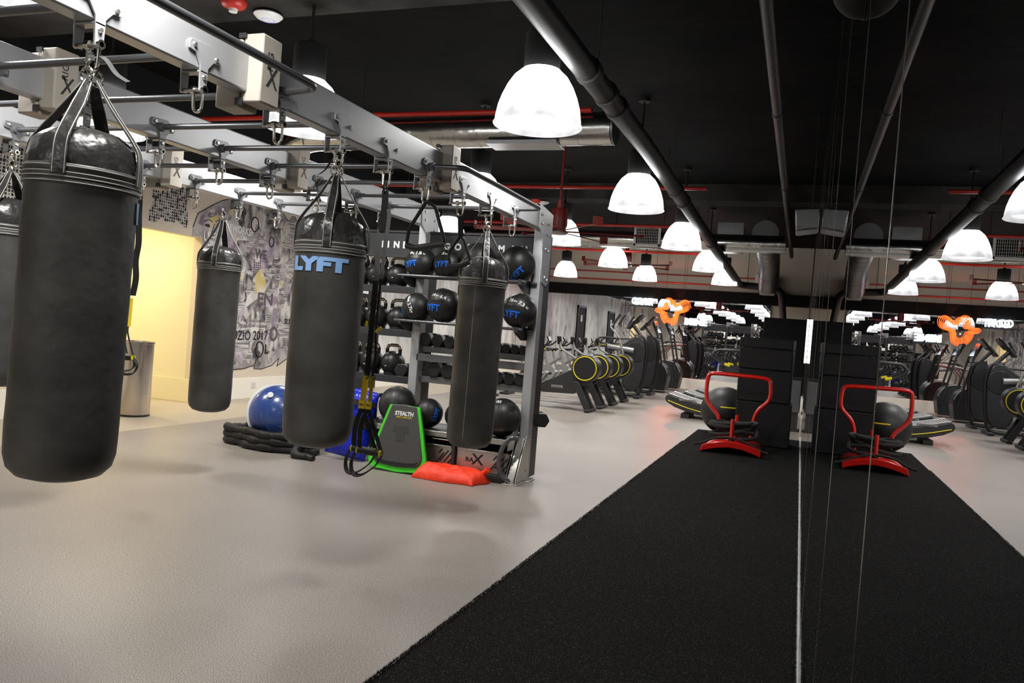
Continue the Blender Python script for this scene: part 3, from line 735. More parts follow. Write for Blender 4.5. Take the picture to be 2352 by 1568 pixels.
# ================================================================ straps hanging from the rig
def carab(t, z=0): return ob('carabiner', torus(B(), (0, 0, z - .03), .022, .006, 'x', 16, 6, 1.5), M['black'], t)
def susp(x, y, label, pts_main, kind):
    t = thing('suspension_trainer', label, 'suspension trainer', (x, y, 2.19), 0, 'suspension trainers')
    carab(t)
    return t
T1 = thing('suspension_trainer', 'black and yellow suspension trainer hanging between the two front punch bags', 'suspension trainer', (-2.312, 4.0, 2.19))
carab(T1)
W = (.036, .012, 0)
ob('anchor_strap', B().ribbon(cr([(0, 0, -.05), (.004, 0, -.12), (.0, 0, -.2), (-.012, 0, -.24), (.004, 0, -.29), (.012, 0, -.25), (.004, 0, -.2)], 4), W, .004), M['webbing'], T1)
ob('grey_strap', B().ribbon([(-.012, 0, -.20), (-.018, 0, -.58)], (.030, .012, 0), .003), M['greyweb'], T1)
ob('grey_strap', B().ribbon([(.035, -.01, -.16), (.045, -.01, -.19), (.02, -.01, -.56)], (.020, .01, 0), .003), M['greyweb'], T1)
ob('black_strap', B().ribbon([(-.018, 0, -.57), (-.024, 0, -.9), (-.03, .0, -1.13)], (.030, .012, 0), .004), M['webbing'], T1)
ob('black_strap', B().ribbon(cr([(.02, -.01, -.55), (.012, -.01, -.8), (.016, -.012, -.9), (.022, -.01, -1.0), (.012, -.012, -1.13)], 4), (.011, .006, 0), .003), M['webbing'], T1)
ob('yellow_tab', B().box((.035, -.02, -.85), (.045, .008, .014), Mx.Rotation(radians(-40), 3, 'Y')).box((-.05, -.01, -.82), (.012, .008, .03)), M['yellowweb'], T1)
for sx, w in ((-.028, .032), (.016, .016)):
    s1 = ob('yellow_strap', B().ribbon([(sx, -.012, -1.12), (sx - .008, -.014, -1.27)], (w, .012, 0), .003).box((sx - .012, -.016, -1.29), (.034, .012, .045)), M['yellowweb'], T1)
    ob('buckle', torus(B(), (sx, -.012, -1.125), .014, .003, 'y', 12, 6), M['black'], s1)
    lettering('TRX', .014, M['black'], s1, flat((sx - .012, -.0225, -1.29), (1, .0, 0), (0, 0, 1)), name='lettering')
for i, (hx, hy, hz, sx) in enumerate(((.0, -.03, -1.545, -.03), (.05, -.05, -1.548, .006))):
    ob('lower_strap', B().ribbon(cr([(sx - .01, -.014, -1.31), (sx - .04, -.02, -1.42), (hx - .065, hy, hz + .01)], 4), (.026, .01, 0), .003)
       .ribbon(cr([(sx, -.014, -1.31), (sx + .04, -.02, -1.4), (hx + .075, hy + .01, hz + .0)], 4), (.022, .01, 0), .003), M['webbing'], T1)
    h = ob('handle', B().cyl((hx - .07, hy, hz), (hx + .07, hy, hz - .004), .019, n=16), M['rubber'], T1)
    ob('handle_cap', B().cyl((hx - .078, hy, hz), (hx - .07, hy, hz), .02).cyl((hx + .07, hy, hz - .004), (hx + .078, hy, hz - .004), .02), M['yellow'], h)
    ob('foot_loop', B().ribbon(cr([(hx - .085, hy, hz - .005), (hx - .105, hy - .01, hz - .07), (hx - .085, hy - .02, hz - .13), (hx - .03, hy - .02, hz - .135), (hx + .05, hy - .01, hz - .075), (hx + .085, hy, hz - .01)], 5), (0, .03, .01), .006), M['webbing'], T1)
T2 = thing('suspension_trainer', 'black and yellow suspension trainer behind the nearest bag, in front of the steel bin', 'suspension trainer', (-4.652, 4.5, 2.19))
carab(T2)
P = [(0, 0, -.05), (.004, 0, -.18), (.012, 0, -.27), (.018, 0, -.38), (.002, 0, -.5), (.016, 0, -.63), (-.004, 0, -.76)]
ob('black_strap', B().ribbon(cr(P, 5), (.03, .03, 0), .006), M['webbing'], T2)
ob('yellow_strap', B().ribbon([(-.016, 0, -.78), (-.024, 0, -.99)], (.022, .02, 0), .003), M['yellowweb'], T2)
ob('lower_strap', B().tube(cr([(-.026, 0, -.99), (-.022, 0, -1.05), (.05, 0, -1.22)], 4), .006, 6).tube(cr([(-.026, 0, -.99), (-.05, 0, -1.08), (-.02, 0, -1.19)], 4), .006, 6), M['webbing'], T2)
h = ob('handle', B().cyl((-.08, 0, -1.225), (.04, 0, -1.22), .019, n=14), M['rubber'], T2)
ob('handle_cap', B().cyl((.04, 0, -1.22), (.048, 0, -1.22), .02), M['yellow'], h)
ob('foot_loop', B().ribbon(cr([(.05, 0, -1.225), (.085, 0, -1.27), (.055, 0, -1.33), (-.03, -.0, -1.345), (-.09, 0, -1.33)], 5), (0, .02, .012), .006)
   .ribbon(cr([(.05, 0, -1.225), (.06, 0, -1.27), (.01, .01, -1.31), (-.09, 0, -1.33)], 5), (0, .02, .012), .006), M['webbing'], T2)
def straploop(y, label, apex, pts, neck=None):
    t = thing('strap_handle', label, 'strap handle', (-2.312, y, 2.17), 0, 'black strap handles')
    k = V((-2.312, 0, 2.17))
    Q = [V((a, 0, z)) - k for a, z in pts]
    if neck: ob('upper_strap', B().ribbon([(0.006, .012, -.012), V((neck[0], .012, neck[1])) - k], (.034, .02, 0), .006).ribbon([(0.01, -.012, -.012), V((neck[0] + .012, -.012, neck[1])) - k], (.03, .02, 0), .006), M['webbing'], t)
    ob('loop', B().tube(fil(Q, .03, 4), .012, 8), M['webbing'], t)
    ob('padded_grip', B().tube(fil(Q[len(Q) // 2 - 1:len(Q) // 2 + 2], .03, 4), .021, 10), M['rubber'], t)
    return t
straploop(4.5, 'large black triangular strap handle hanging above the smaller medicine balls', 0, [(-2.30, 2.165), (-2.41, 1.985), (-2.418, 1.885), (-2.36, 1.868), (-2.147, 1.905), (-2.235, 2.14), (-2.29, 2.165)])
straploop(5.05, 'twisted black strap handle hanging just left of the greyer punch bag', 0, [(-2.30, 2.02), (-2.378, 1.90), (-2.35, 1.806), (-2.29, 1.81), (-2.205, 1.85), (-2.265, 2.0), (-2.29, 2.02)], (-2.298, 2.01))

# ================================================================ things in the storage bays
def kettle(loc, label, rz=0, r=.125, mark=None):
    t = thing('kettlebell', label, 'kettlebell', loc, rz, 'competition kettlebells on the shelves')
    ob('bell', B().lathe([(0, 0), (r * .62, 0), (r * .7, .006)] + [(r * cos(a), r * .96 + r * sin(a)) for a in [radians(d) for d in range(-46, 86, 9)]] + [(0, r * 1.96)], 32), M['iron'], t)
    zt = r * 2.42
    P = fil([(-.075, 0, r * 1.5), (-.083, 0, zt), (.083, 0, zt), (.075, 0, r * 1.5)], .055, 6)
    ob('horn', B().tube(P[:3], .019, 10).tube(P[-3:], .019, 10), M['iron'], t)
    ob('handle', B().tube(P[1:-1], .0175, 12), M['nickel'], t)
    ob('label_dot', B().bx(-.008, .008, -r - .001, -r + .004, r * .72, r * .72 + .008), M['whiteplastic'], t)
    return t
names = {1.727: 'top', 1.297: 'middle', .837: 'bottom'}
first = None
for z, xs in ((1.727, (-4.33, -4.12, -3.90)), (1.297, (-4.33, -4.10, -3.86)), (.837, (-4.36, -4.13, -3.89))):
    for i, x in enumerate(xs):
        lab = f'black kettlebell with worn nickel handle on the {names[z]} kettlebell shelf, {("left end", "middle", "right end")[i]}'
        if first is None: first = kettle((x, 7.12, z), lab)
        else: dup(first, (x, 7.12 + .01 * i, z), random.uniform(-.25, .25), lab)
t = dup(first, (-3.74, 7.34, 1.727), .3, 'black kettlebell at the back of the top shelf with white numerals by its handle')
lettering('20', .07, M['whitetext'], t, lambda u, v, w: V((-u - .09, -.13 - w * .3, .31 - v)), bold=.002)
for x, lab in ((-4.42, 'black kettlebell on the floor behind the blue pad, left one'), (-4.04, 'black kettlebell with thick handle peeking over the blue pad, right one')):
    t = thing('kettlebell', lab, 'kettlebell', (x, 7.3, 0), .1)
    ob('bell', B().ball((0, 0, .19), .19, 28, 16), M['iron'], t); ob('handle', B().tube(fil([(-.1, 0, .3), (-.105, 0, .6), (.105, 0, .6), (.1, 0, .3)], .07, 6), .024, 12), M['iron'], t)

def hexbell(loc, label, s=1.0, group='hex dumbbells on the rig shelves'):
    t = thing('hex_dumbbell', label, 'dumbbell', loc, random.uniform(-.05, .05), group)
    for y in (-.105 * s, .075 * s):
        prof = [(.062 * s * cos(pi / 3 * k), .062 * s * sin(pi / 3 * k)) for k in range(6)]
        ob('head', B().prism(prof, y - .03 * s, y + .06 * s, 'y'), M['rubber'], t, sm=0, bev=.008)
    ob('handle', B().cyl((0, -.06, 0), (0, .06, 0), .015), M['nickel'], t)
    return t
HB = None
for z, row, xs, s in ((1.165, 'upper', (-3.45, -3.315, -3.195, -3.085, -2.98, -2.88, -2.78, -2.685, -2.60, -2.515, -2.44), (1.18, 1.12, 1.05, 1, .95, .92, .88, .84, .8, .78, .76)),
                      (.868, 'lower', (-3.33, -3.19, -3.05, -2.91, -2.78, -2.66, -2.55, -2.44), (1.35, 1.25, 1.2, 1.1, 1.05, 1.02, 1, 1))):
    nth = ('first', 'second', 'third', 'fourth', 'fifth', 'sixth', 'seventh', 'eighth', 'ninth', 'tenth', 'last')
    for i, (x, k) in enumerate(zip(xs, s)):
        lab = f'black hex dumbbell, {nth[i] if i < len(xs) - 1 else "last"} from the left on the {row} dumbbell shelf'
        loc = (x, 7.08, z + .0535 * k + .003)
        if HB is None: HB = hexbell(loc, lab); HB.scale = (k, 1, k)
        else: q = dup(HB, loc, random.uniform(-.05, .05), lab); q.scale = (k, 1, k)
for lab, loc in (('black hex dumbbell on the bottom kettlebell shelf, left of its end', (-3.73, 7.12, .90)), ('black hex dumbbell at the end of the bottom kettlebell shelf', (-3.63, 7.16, .90))):
    dup(HB, loc, .1, lab, 'spare hex dumbbells beside the kettlebells')
for lab, loc in (('black hex dumbbell poking out right of the front post, on the drawer top', (-2.32, 7.28, .55)), ('black hex dumbbell on the drawer top beside the biggest lower ball', (-2.47, 7.12, .5))):
    q = dup(HB, loc, .5, lab, 'hex dumbbells on the drawer top'); q.scale = (1.2, 1, 1.2)

def sph(R, lon, lat, roll=0):
    """wrap flat lettering onto a ball: lon measured from -Y towards +X"""
    def fn(u, v, w):
        u, v = u * cos(roll) - v * sin(roll), u * sin(roll) + v * cos(roll)
        a, e = lon + u / R / max(.4, cos(lat)), lat + v / R; q = R + .003 + w
        return V((q * sin(a) * cos(e), -q * cos(a) * cos(e), q * sin(e)))
    return fn
def medball(loc, r, label, marks=(), rz=0, seam=True):
    t = thing('medicine_ball', label, 'medicine ball', loc, 0, 'black medicine balls in the storage bay')
    ob('ball', B().ball((0, 0, 0), r, 36, 20), M['leather'], t)
    b = B()
    for k in range(3):
        R = Mx.Rotation(k * pi / 3 + rz, 4, 'Z') @ Mx.Rotation(.5, 4, 'X'); j = len(b.v); torus(b, (0, 0, 0), r * 1.0005, .0018, 'x', 40, 4); b.xf(R, j)
    ob('seam', b, M['blackmatte'], t)
    b = B()
    for k in range(9):
        a = (k - 4) * .11; e = .2
        b.box((r * 1.002 * sin(a) * cos(e), -r * 1.002 * cos(a) * cos(e), r * 1.002 * sin(e)), (r * .045, r * .03, r * .14))
    if seam: ob('grip_ridge', b, M['rubber'], t)
    for s_, size, m_, lon, lat, roll in marks: lettering(s_, size, M[m_], t, sph(r, lon, lat, roll), bold=size * .035 if m_ == 'bluetext' else size * .02, cuts=8, ext=.0004)
    return t
BL, WT = 'bluetext', 'whitetext'
k_ = 6.775 / 6.95
def mb(x, z, r, lab, marks=(), rz=0, rest=None, seam=True):
    medball((x * k_, 6.775, (rest + r * .86) if rest else 1.41 + (z - 1.41) * k_), r, lab, marks, rz, seam)
R1, R2 = 1.83, 1.40
def wt(num, unit, lon, lat, roll=0):
    k = .14 + .07 * len(num)
    return [(num, .05, WT, lon, lat, roll), (unit, .027, WT, lon + k * cos(roll) / cos(lat), lat + k * sin(roll) - .03, roll)]
mb(-3.555, 1.97, .15, 'medicine ball at the left of the upper rail, marked four pounds', wt('4', 'lbs', -.5, .62) + wt('1.8', 'kg', .2, .62) + [('LYFT', .072, BL, -.35, -.12, .14)])
mb(-3.262, 1.97, .143, 'medicine ball second on the upper rail, behind the twisted strap handle', wt('5', 'lbs', -.1, .72) + [('LYFT', .07, BL, -.1, -.05, .05)])
mb(-2.95, 2.02, .172, 'medicine ball on the upper rail half hidden by the greyer punch bag', [('LYFT', .075, BL, .9, -.1, 0)], seam=False)
mb(-2.553, 2.005, .168, 'large medicine ball at the right end of the upper rail', [('LYFT', .075, BL, .35, -.62, .9)], seam=False)
mb(-3.565, 1.535, .143, 'medicine ball at the left of the middle rail, its weight printed sideways', [('6lbs 2.7kg', .046, WT, -.12, .22, -1.15), ('LYFT', .072, BL, -1.15, -.2, -.8)], .6, seam=False)
mb(-3.272, 1.575, .165, 'medicine ball second on the middle rail, marked fourteen pounds', wt('14', 'lbs', -.42, .56) + wt('6.4', 'kg', .32, .44, -.3) + [('LYFT', .082, BL, -.38, -.18, -.05)])
mb(-2.9, 1.57, .16, 'medicine ball on the middle rail behind the greyer punch bag', [('LYFT', .08, BL, -.3, -.2, 0)])
mb(-2.495, 1.572, .16, 'medicine ball at the right end of the middle rail, marked sixteen pounds', wt('16', 'lbs', -.3, .6, -.1) + wt('7.3', 'kg', .44, .38, -.5) + [('LYFT', .085, BL, -.25, -.22, -.12)])
for x, y, r, lab, mk in ((-3.585, 6.74, .183, 'big plain medicine ball on the drawer top behind the green edged board', []),
                         (-3.28, 6.80, .138, 'small medicine ball on the drawer top just right of the green edged board', [('LYFT', .06, BL, 1.0, .0, 1.2)]),
                         (-2.99, 6.86, .135, 'small medicine ball on the drawer top half hidden by the greyer bag', []),
                         (-2.53, 6.80, .178, 'big medicine ball at the right end of the drawer top', [('LBS', .05, WT, -.2, 1.0, .0)])):
    medball((x, y, .400 + r), r, lab, mk, .3, False)
# ================================================================ on the floor in front of the rig
# half-dome balance trainer standing on its edge
n_ = V((.78, -.58, .24)).normalized()
BO = thing('balance_trainer', 'blue half-dome balance trainer with white rim standing on a coiled rope', 'balance trainer', (-5.03, 6.84, .33))
Rm = n_.to_track_quat('Z', 'Y').to_matrix().to_4x4()
ob('base', B().lathe([(0, -.05), (.24, -.05), (.29, -.035), (.315, -.01), (.318, .012), (.30, .018), (0, .018)], 48).xf(Rm), M['whiteplastic'], BO)
ob('dome', B().lathe([(.296, .018)] + [(.296 * cos(a), .018 + .25 * sin(a)) for a in [radians(d) for d in range(6, 86, 8)]] + [(0, .268)], 48).xf(Rm), M['blueball'], BO, 60)
b = B()
for q in (.75, .55): torus(b, (0, 0, .018 + .25 * math.sqrt(1 - q * q)), .296 * q, .0022, 'z', 48, 4)
ob('ridge', b.xf(Rm), M['blueball'], BO)
lv = Rm @ V((-.13, .17, .205)); ob('badge', B().cyl(lv, lv + n_ * .004 + V((.0, -.004, .003)), .03, n=20), M['whiteplastic'], BO)
# sleeved training rope coiled on the floor
RO = thing('training_rope', 'black sleeved training rope coiled on the floor under the blue balance trainer', 'rope', (-4.95, 6.68, 0))
P = []
for i in range(58):
    a = i * .34; lay = i / 58
    P.append((.50 * cos(a) * (1 - .12 * sin(i * 1.7)), .17 * sin(a) * (1 + .2 * sin(i)), .042 + .062 * int(i * .34 / 6.283) + .008 * sin(i * 2.3)))
P += [(.45, -.25, .04), (.62, -.28, .035)]
Q = cr(P, 4)
ob('sleeve', B().tube(Q, .04, 10, rs=[.04 + .006 * sin(i * .9) + .003 * sin(i * 2.7) for i in range(len(Q))]), M['sleeve'], RO)
ob('rope_end', B().cyl((.62, -.28, .035), (.70, -.30, .025), .03), M['rubber'], RO)
# blue vinyl strike pad leaning back
BP = thing('strike_pad', 'glossy blue vinyl pad with black grips leaning beside the green edged board', 'strike pad', (-4.1, 6.68, 0), 0, rot=(radians(-8), radians(7), .12))
b = B(); n1, n2 = 14, 22
for side in (0, 1):
    vs = []
    for j in range(n2 + 1):
        for i in range(n1 + 1):
            u, v = i / n1 * 2 - 1, j / n2
            e = (1 - abs(u) ** 4) * (1 - abs(2 * v - 1) ** 6); w_ = .215 - .015 * v
            vs.append((u * w_, (-.005 - .085 * e ** .6) * (1 if side == 0 else -1), .03 + v * .66))
    b.add(vs, [(j * (n1 + 1) + i, j * (n1 + 1) + i + 1, (j + 1) * (n1 + 1) + i + 1, (j + 1) * (n1 + 1) + i) for j in range(n2) for i in range(n1)])
m_ = 2 * 0
ob('pad', b, M['bluevinyl'], BP, 70)
ob('top_cover', B().tube([(-.19, 0, .665), (.19, 0, .665)], .04, 14), M['bluevinyl'], BP)
ob('grip_strap', B().ribbon(cr([(-.2, -.03, .58), (-.1, -.11, .575), (.1, -.11, .575), (.2, -.03, .58)], 4), (0, 0, .05), .008), M['webbing'], BP)
ob('grip_strap', B().ribbon(cr([(-.18, -.05, .40), (-.1, -.105, .40), (.1, -.105, .39), (.2, -.05, .39)], 4), (0, 0, .10), .006), M['webbing'], BP)
# core board leaning back on the drawers
SBD = thing('core_board', 'dark grey trapezoid core board with lime green edge leaning on the drawers', 'core board', (-3.40, 6.42, 0), 0, rot=(radians(-9), 0, .0))
def trap(k, top=.62, r=.06):
    h = .30 - k; t_ = .155 - k * .6
    p = [(-t_, top), (-.0, top + .012), (t_, top)]
    for i in range(7):
        a = radians(10 - i * 16); p.append((h - r + r * cos(a), .115 + k + r * sin(a) - .03 * i / 6))
    p += [(.12, .018 + k), (0, .008 + k), (-.12, .018 + k)]
    for i in range(7):
        a = radians(-96 - i * 16 + 0); p.append((-h + r + r * cos(a), .115 + k + r * sin(a) - .03 * (6 - i) / 6))
    return p
ob('rim', B().prism(trap(0), .012, .05), M['green'], SBD, bev=.006)
ob('panel', B().prism(trap(.046), .0, .045), M['board'], SBD, bev=.008)
ob('lower_band', B().prism([(-.225, .13), (-.20, .085), (-.1, .068), (.1, .068), (.20, .085), (.225, .13), (.19, .112), (.1, .10), (-.1, .10), (-.19, .112)], -.002, .004), M['blackmatte'], SBD)
b = B().bx(-.075, .085, -.002, .004, .37, .44).bx(-.04, .05, -.002, .004, .29, .37)
ob('recess', b, mat('recessed grey', S(58, 57, 56), .6), SBD, bev=.002)
lettering('STEALTH', .052, M['whitetext'], SBD, flat((.015, -.001, .545), (1, 0, 0), (0, 0, 1)), bold=.0022, sx=.9)
lettering('GAME YOUR CORE', .0165, M['yellow'], SBD, flat((.015, -.001, .512), (1, 0, 0), (0, 0, 1)), bold=.0004, space=1.15)
# red sandbag
SB = thing('sandbag', 'bright red cloth sandbag lying on the floor in front of the drawers', 'sandbag', (-2.87, 6.475, 0), -.05)
b = B(); nu, nv = 44, 22; top, bot = [], []
for i in range(nu + 1):
    for j in range(nv + 1):
        u, v = i / nu * 2 - 1, j / nv * 2 - 1
        e = max(0, (1 - abs(u) ** 7)) ** .5 * max(0, (1 - abs(v) ** 2.4)) ** .6
        wr = .005 * sin(7 * u + 3 * v + 2 * sin(3 * v)) + .0025 * sin(17 * u - 5 * v) + .010 * max(0, sin(5 * u - 2.2 * v + .6)) ** 6 - .008 * max(0, sin(4 * u + 3 * v)) ** 8
        x = u * (.315 + .012 * sin(3 * v)) + .03 * v * (u > 0) * u; y = v * (.135 + .012 * sin(4 * u + 1)) + .02 * sin(2.5 * u)
        z = (.118 + .02 * v - .012 * u) * e + wr * e
        top.append((x, y, .012 + max(0, z))); bot.append((x * .99, y * .99, .004))
for vs, o_ in ((top, 0), (bot, 1)):
    b.add(vs, [(i * (nv + 1) + j, (i + 1) * (nv + 1) + j, (i + 1) * (nv + 1) + j + 1, i * (nv + 1) + j + 1) for i in range(nu) for j in range(nv)])
n_ = len(top); rim = [i * (nv + 1) for i in range(nu + 1)] + [nu * (nv + 1) + j for j in range(1, nv + 1)] + [i * (nv + 1) + nv for i in range(nu - 1, -1, -1)] + [j for j in range(nv - 1, 0, -1)]
for p_, q_ in zip(rim, rim[1:] + rim[:1]): b.f.append((p_, q_, q_ + n_, p_ + n_)); b.m.append(0)
ob('bag', b, M['sand'], SB, 60)
ob('tied_neck', B().lathe([(0, 0), (.03, 0), (.024, .05), (.03, .085), (.02, .09), (0, .09)], 14).xf(Mx.Translation((.275, .08, .075)) @ Mx.Rotation(radians(50), 4, 'Y')), M['sand'], SB)

# steel waste bin
TB = thing('waste_bin', 'tall round stainless steel waste bin at the lit yellow opening', 'bin', (-7.5, 7.38, 0))
ob('body', B().lathe([(0, .02), (.18, .02), (.183, .03), (.183, .87), (.19, .875), (.19, .90), (.17, .90), (.165, .86), (.0, .855)], 48), M['steelbin'], TB)
ob('base_ring', B().lathe([(0, 0), (.184, 0), (.184, .022), (0, .022)], 40), M['black'], TB)
o = ob('power_outlet', B().bx(XL + .02, XL + .03, 10.15, 10.24, .16, .25).bx(XL + .03, XL + .033, 10.175, 10.215, .185, .225), M['whiteplastic'], bev=.003)
tag(o, 'white power outlet on the baseboard under the mural', 'outlet')

# ================================================================ collage mural on the left wall
def paper(name, lo, hi, sc, st=(1, 1, 1), a=.42, b_=.58): return mat(name, lo, .7, var=(sc, lo, hi, a, b_, st))
PM = [paper('collage grey paper', S(150, 144, 147), S(186, 180, 180), 3), paper('collage newsprint', S(120, 116, 118), S(208, 204, 202), 26, (.2, .12, 3.2), .44, .56), paper('collage dark print', S(64, 60, 66), S(168, 160, 160), 5),
      paper('collage mauve print', S(150, 136, 150), S(200, 190, 196), 4), paper('collage pale print', S(196, 190, 186), S(222, 216, 210), 6), paper('collage ochre print', S(206, 184, 120), S(216, 208, 196), 4),
      paper('collage photo print', S(84, 80, 84), S(214, 208, 204), 7, (1, 1.4, .55), .36, .62), paper('collage purple ink', S(124, 106, 120), S(184, 172, 180), 5)]
INK = mat('black ink', S(24, 22, 24), .7)
outline = [(8.9, 1.4), (8.91, .55), (9.3, .44), (9.77, .457), (9.97, .466), (10.19, .516), (10.24, .60), (10.2, .461), (10.385, .45), (10.65, .508), (10.81, .62), (10.77, .49), (10.99, .59),
           (11.35, .75), (11.5, 1.2), (11.46, 1.9), (11.52, 2.4), (11.35, 2.75), (11.24, 2.98), (11.02, 2.9), (10.93, 3.0), (10.8, 2.86), (10.4, 3.15), (9.8, 3.1), (9.23, 2.92), (8.97, 2.78), (8.77, 2.66), (8.69, 2.46), (8.68, 2.335), (8.88, 2.335)]
def inside(p, poly):
    c_ = False
    for (x1, y1), (x2, y2) in zip(poly, poly[1:] + poly[:1]):
        if (y1 > p[1]) != (y2 > p[1]) and p[0] < (x2 - x1) * (p[1] - y1) / (y2 - y1) + x1: c_ = not c_
    return c_
MU = thing('wall_mural', 'torn-paper collage mural in greys on the left wall beside the lit opening', 'mural', (XL, 10.1, 0))
ob('printed_ground', B().prism(outline, XL + .0005, XL + .002, 'x'), PM[0], MU, sm=0, rel=False)
rs = random.Random(11); b = B(); k = 0; tries = 0
while k < 300 and tries < 9000:
    tries += 1
    cy_, cz_ = rs.uniform(8.7, 11.5), rs.uniform(.45, 3.1); r_ = rs.uniform(.06, .3); a0 = rs.uniform(0, 6.28); ns = rs.choice((4, 4, 5, 6))
    poly = [(cy_ + r_ * rs.uniform(.6, 1.1) * cos(a0 + 6.283 * i / ns), cz_ + r_ * rs.uniform(.6, 1.3) * sin(a0 + 6.283 * i / ns)) for i in range(ns)]
    if all(inside(p, outline) for p in poly):
        b.mat(rs.choice((0, 1, 1, 2, 3, 4, 4, 5, 6, 6, 6, 7))); b.prism(poly, XL + .002, XL + .0024 + .00002 * k, 'x'); k += 1
ob('pasted_paper', b, PM, MU, sm=0, rel=False)
b = B()
b.tube([(XL + .004, y, z) for y, z in outline[1:21]], .007, 5); b.tube([(XL + .004, y, z) for y, z in outline[21:28]], .006, 5)
for i in range(46):   # brush marks and rings in ink
    y, z = rs.uniform(8.95, 11.2), rs.uniform(.7, 2.85); t_ = rs.random()
    if t_ < .6:
        for j in range(5):
            if rs.random() < .8: b.bx(XL + .006, XL + .0066, y, y + .12, z + j * .035, z + j * .035 + .008)
    elif t_ < .75: b.tube(cr([(XL + .006, y + rs.uniform(-.15, .15), z + rs.uniform(-.15, .15)) for _ in range(4)], 4), .006, 4)
    elif t_ < .8: torus(b, (XL + .006, y, z), rs.uniform(.05, .1), .012, 'x', 20, 5, 1.3)
for j in range(9):
    for i in range(4):
        b.bx(XL + .006, XL + .0068, 10.02 + i * .045, 10.045 + i * .045, 1.85 + j * .035, 1.87 + j * .035)
for ey, ez, er in ((8.98, 2.52, .05), (9.22, 2.55, .07)):   # a plain drawn face at the torn edge
    b.prism([(ey + er * 1.3 * cos(a), ez + er * .45 * sin(a)) for a in [radians(d) for d in range(0, 360, 30)]], XL + .006, XL + .0066, 'x')
    b.tube(cr([(XL + .006, ey - er * 1.5, ez + .05), (XL + .006, ey, ez + .085), (XL + .006, ey + er * 1.5, ez + .06)], 4), .008, 4)
b.tube(cr([(XL + .006, 9.1, 2.56), (XL + .006, 9.07, 2.46), (XL + .006, 9.04, 2.41), (XL + .006, 9.09, 2.39), (XL + .006, 9.13, 2.41)], 4), .007, 4)
b.tube(cr([(XL + .006, 9.0, 2.33), (XL + .006, 9.07, 2.345), (XL + .006, 9.14, 2.335), (XL + .006, 9.07, 2.315), (XL + .006, 9.0, 2.33)], 4), .006, 4)
ob('ink_marks', b, INK, MU, sm=0, rel=False)
def wtxt(s_, size, y, z, m_, sx=1, bold=0, tilt=0):
    o_ = lettering(s_, size, m_, MU, flat((XL + .0085, y, z), (0, cos(tilt), sin(tilt)), (0, -sin(tilt), cos(tilt))), bold=bold, sx=sx); o_.location = -MU.location
PALE = M['whiteplastic']; INKG = mat('grey ink', S(92, 86, 92), .7)
wtxt('REWORKS', .15, 9.62, 2.55, PALE, .8, .004, -.03); wtxt('ULIVE', .2, 9.1, 2.36, PALE, .8, .003); wtxt('WE', .2, 10.17, 2.24, INKG, .9, .008)
wtxt('EN', .26, 10.35, 1.55, INKG, 1.2, .008); wtxt("World's tallest sunflower\nincludes its own scaffolding", .075, 10.1, 1.17, INKG, .8); wtxt('UZIO 2017', .2, 10.05, .97, INK, .9, .003, .02)
wtxt('L', .2, 10.47, .76, INK, 1, .006); wtxt('O', .32, 10.62, 1.0, INKG, .8, .012); wtxt('SU', .13, 10.95, 1.22, INK, 1, .004); wtxt('AND\nNOTHING\nTO DO\nWITH', .085, 10.55, 2.05, INK, .8, .001, .1)
# dotted prints above and left of the opening
for nm, lab, y0, y1, z0, z1 in (('dotted_print', 'black halftone dotted print on the wall above the lit opening', 7.9, 8.6, 2.42, 2.98), ('dotted_print', 'grey dotted print high on the wall at the left frame edge', 5.75, 6.35, 2.2, 2.95)):
    t = thing(nm, lab, 'mural', (XL, (y0 + y1) / 2, z0))
    pl = [(y0, z1), (y0 + .06, (z0 + z1) / 2), (y0 - .03, z0 + .02), (y0 + .1, z0 - .02), (y0 + .2, z0 + .08), (y0 + .35, z0 + .02), (y0 + .5, z0 + .07), (y1 - .03, z0), (y1 + .01, z0 + .1), (y1 - .06, (z0 + z1) / 2), (y1 + .02, z1)]
    ob('ground', B().prism(pl, XL + .0005, XL + .002, 'x'), PM[4], t, sm=0, rel=False)
    b = B(); q = .038
    for i in range(int((y1 - y0) / q)):
        for j in range(int((z1 - z0) / q)):
            y, z = y0 + (i + .5) * q, z0 + (j + .5) * q; r_ = .005 + .012 * rs.random()
            if inside((y, z), pl): b.bx(XL + .003, XL + .0036, y - r_, y + r_, z - r_ * .9, z + r_ * 1.4)
    ob('dots', b, INK, t, sm=0, rel=False, stuff=True)

# ================================================================ foam boxes, ball, sled
BXL = (('lowest and largest', .62, .62), ('second from the floor', .46, .52), ('third from the floor', .30, .50), ('topmost and thinnest', .15, .50))
z = 0.012
for i, (w, h_, d) in enumerate(BXL):
    t = thing('plyo_box', f'black foam jump box beside the mirror, {w} of the stack', 'jump box', (-.43 - (.015 if i else 0), 12.0 + .005 * i, z), -.02 * i, 'stacked black foam jump boxes')
    wx = .375 if i == 0 else .362
    ob('cover', B().bx(-wx, wx, -.30, .30, 0.001, h_ - .003), M['foam'], t, bev=.014)
    ob('seam', B().tube([(-wx - .001, -.302, h_ - .02), (wx + .001, -.302, h_ - .02)], .003, 6).tube([(-wx - .001, -.302, .02), (wx + .001, -.302, .02)], .003, 6), M['blackmatte'], t)
    z += h_
BA = thing('exercise_ball', 'large black exercise ball with a yellow stripe behind the jump boxes', 'ball', (-1.05, 12.85, .372))
ob('ball', B().ball((0, 0, 0), .372, 40, 24), M['rubber'], BA)
b = B(); b.tube([(.373 * sin(a) * cos(.19), -.373 * cos(a) * cos(.19), .373 * sin(.19)) for a in [radians(d) for d in range(-6, 70, 4)]], .011, 6)
ob('stripe', b, M['yellow'], BA)

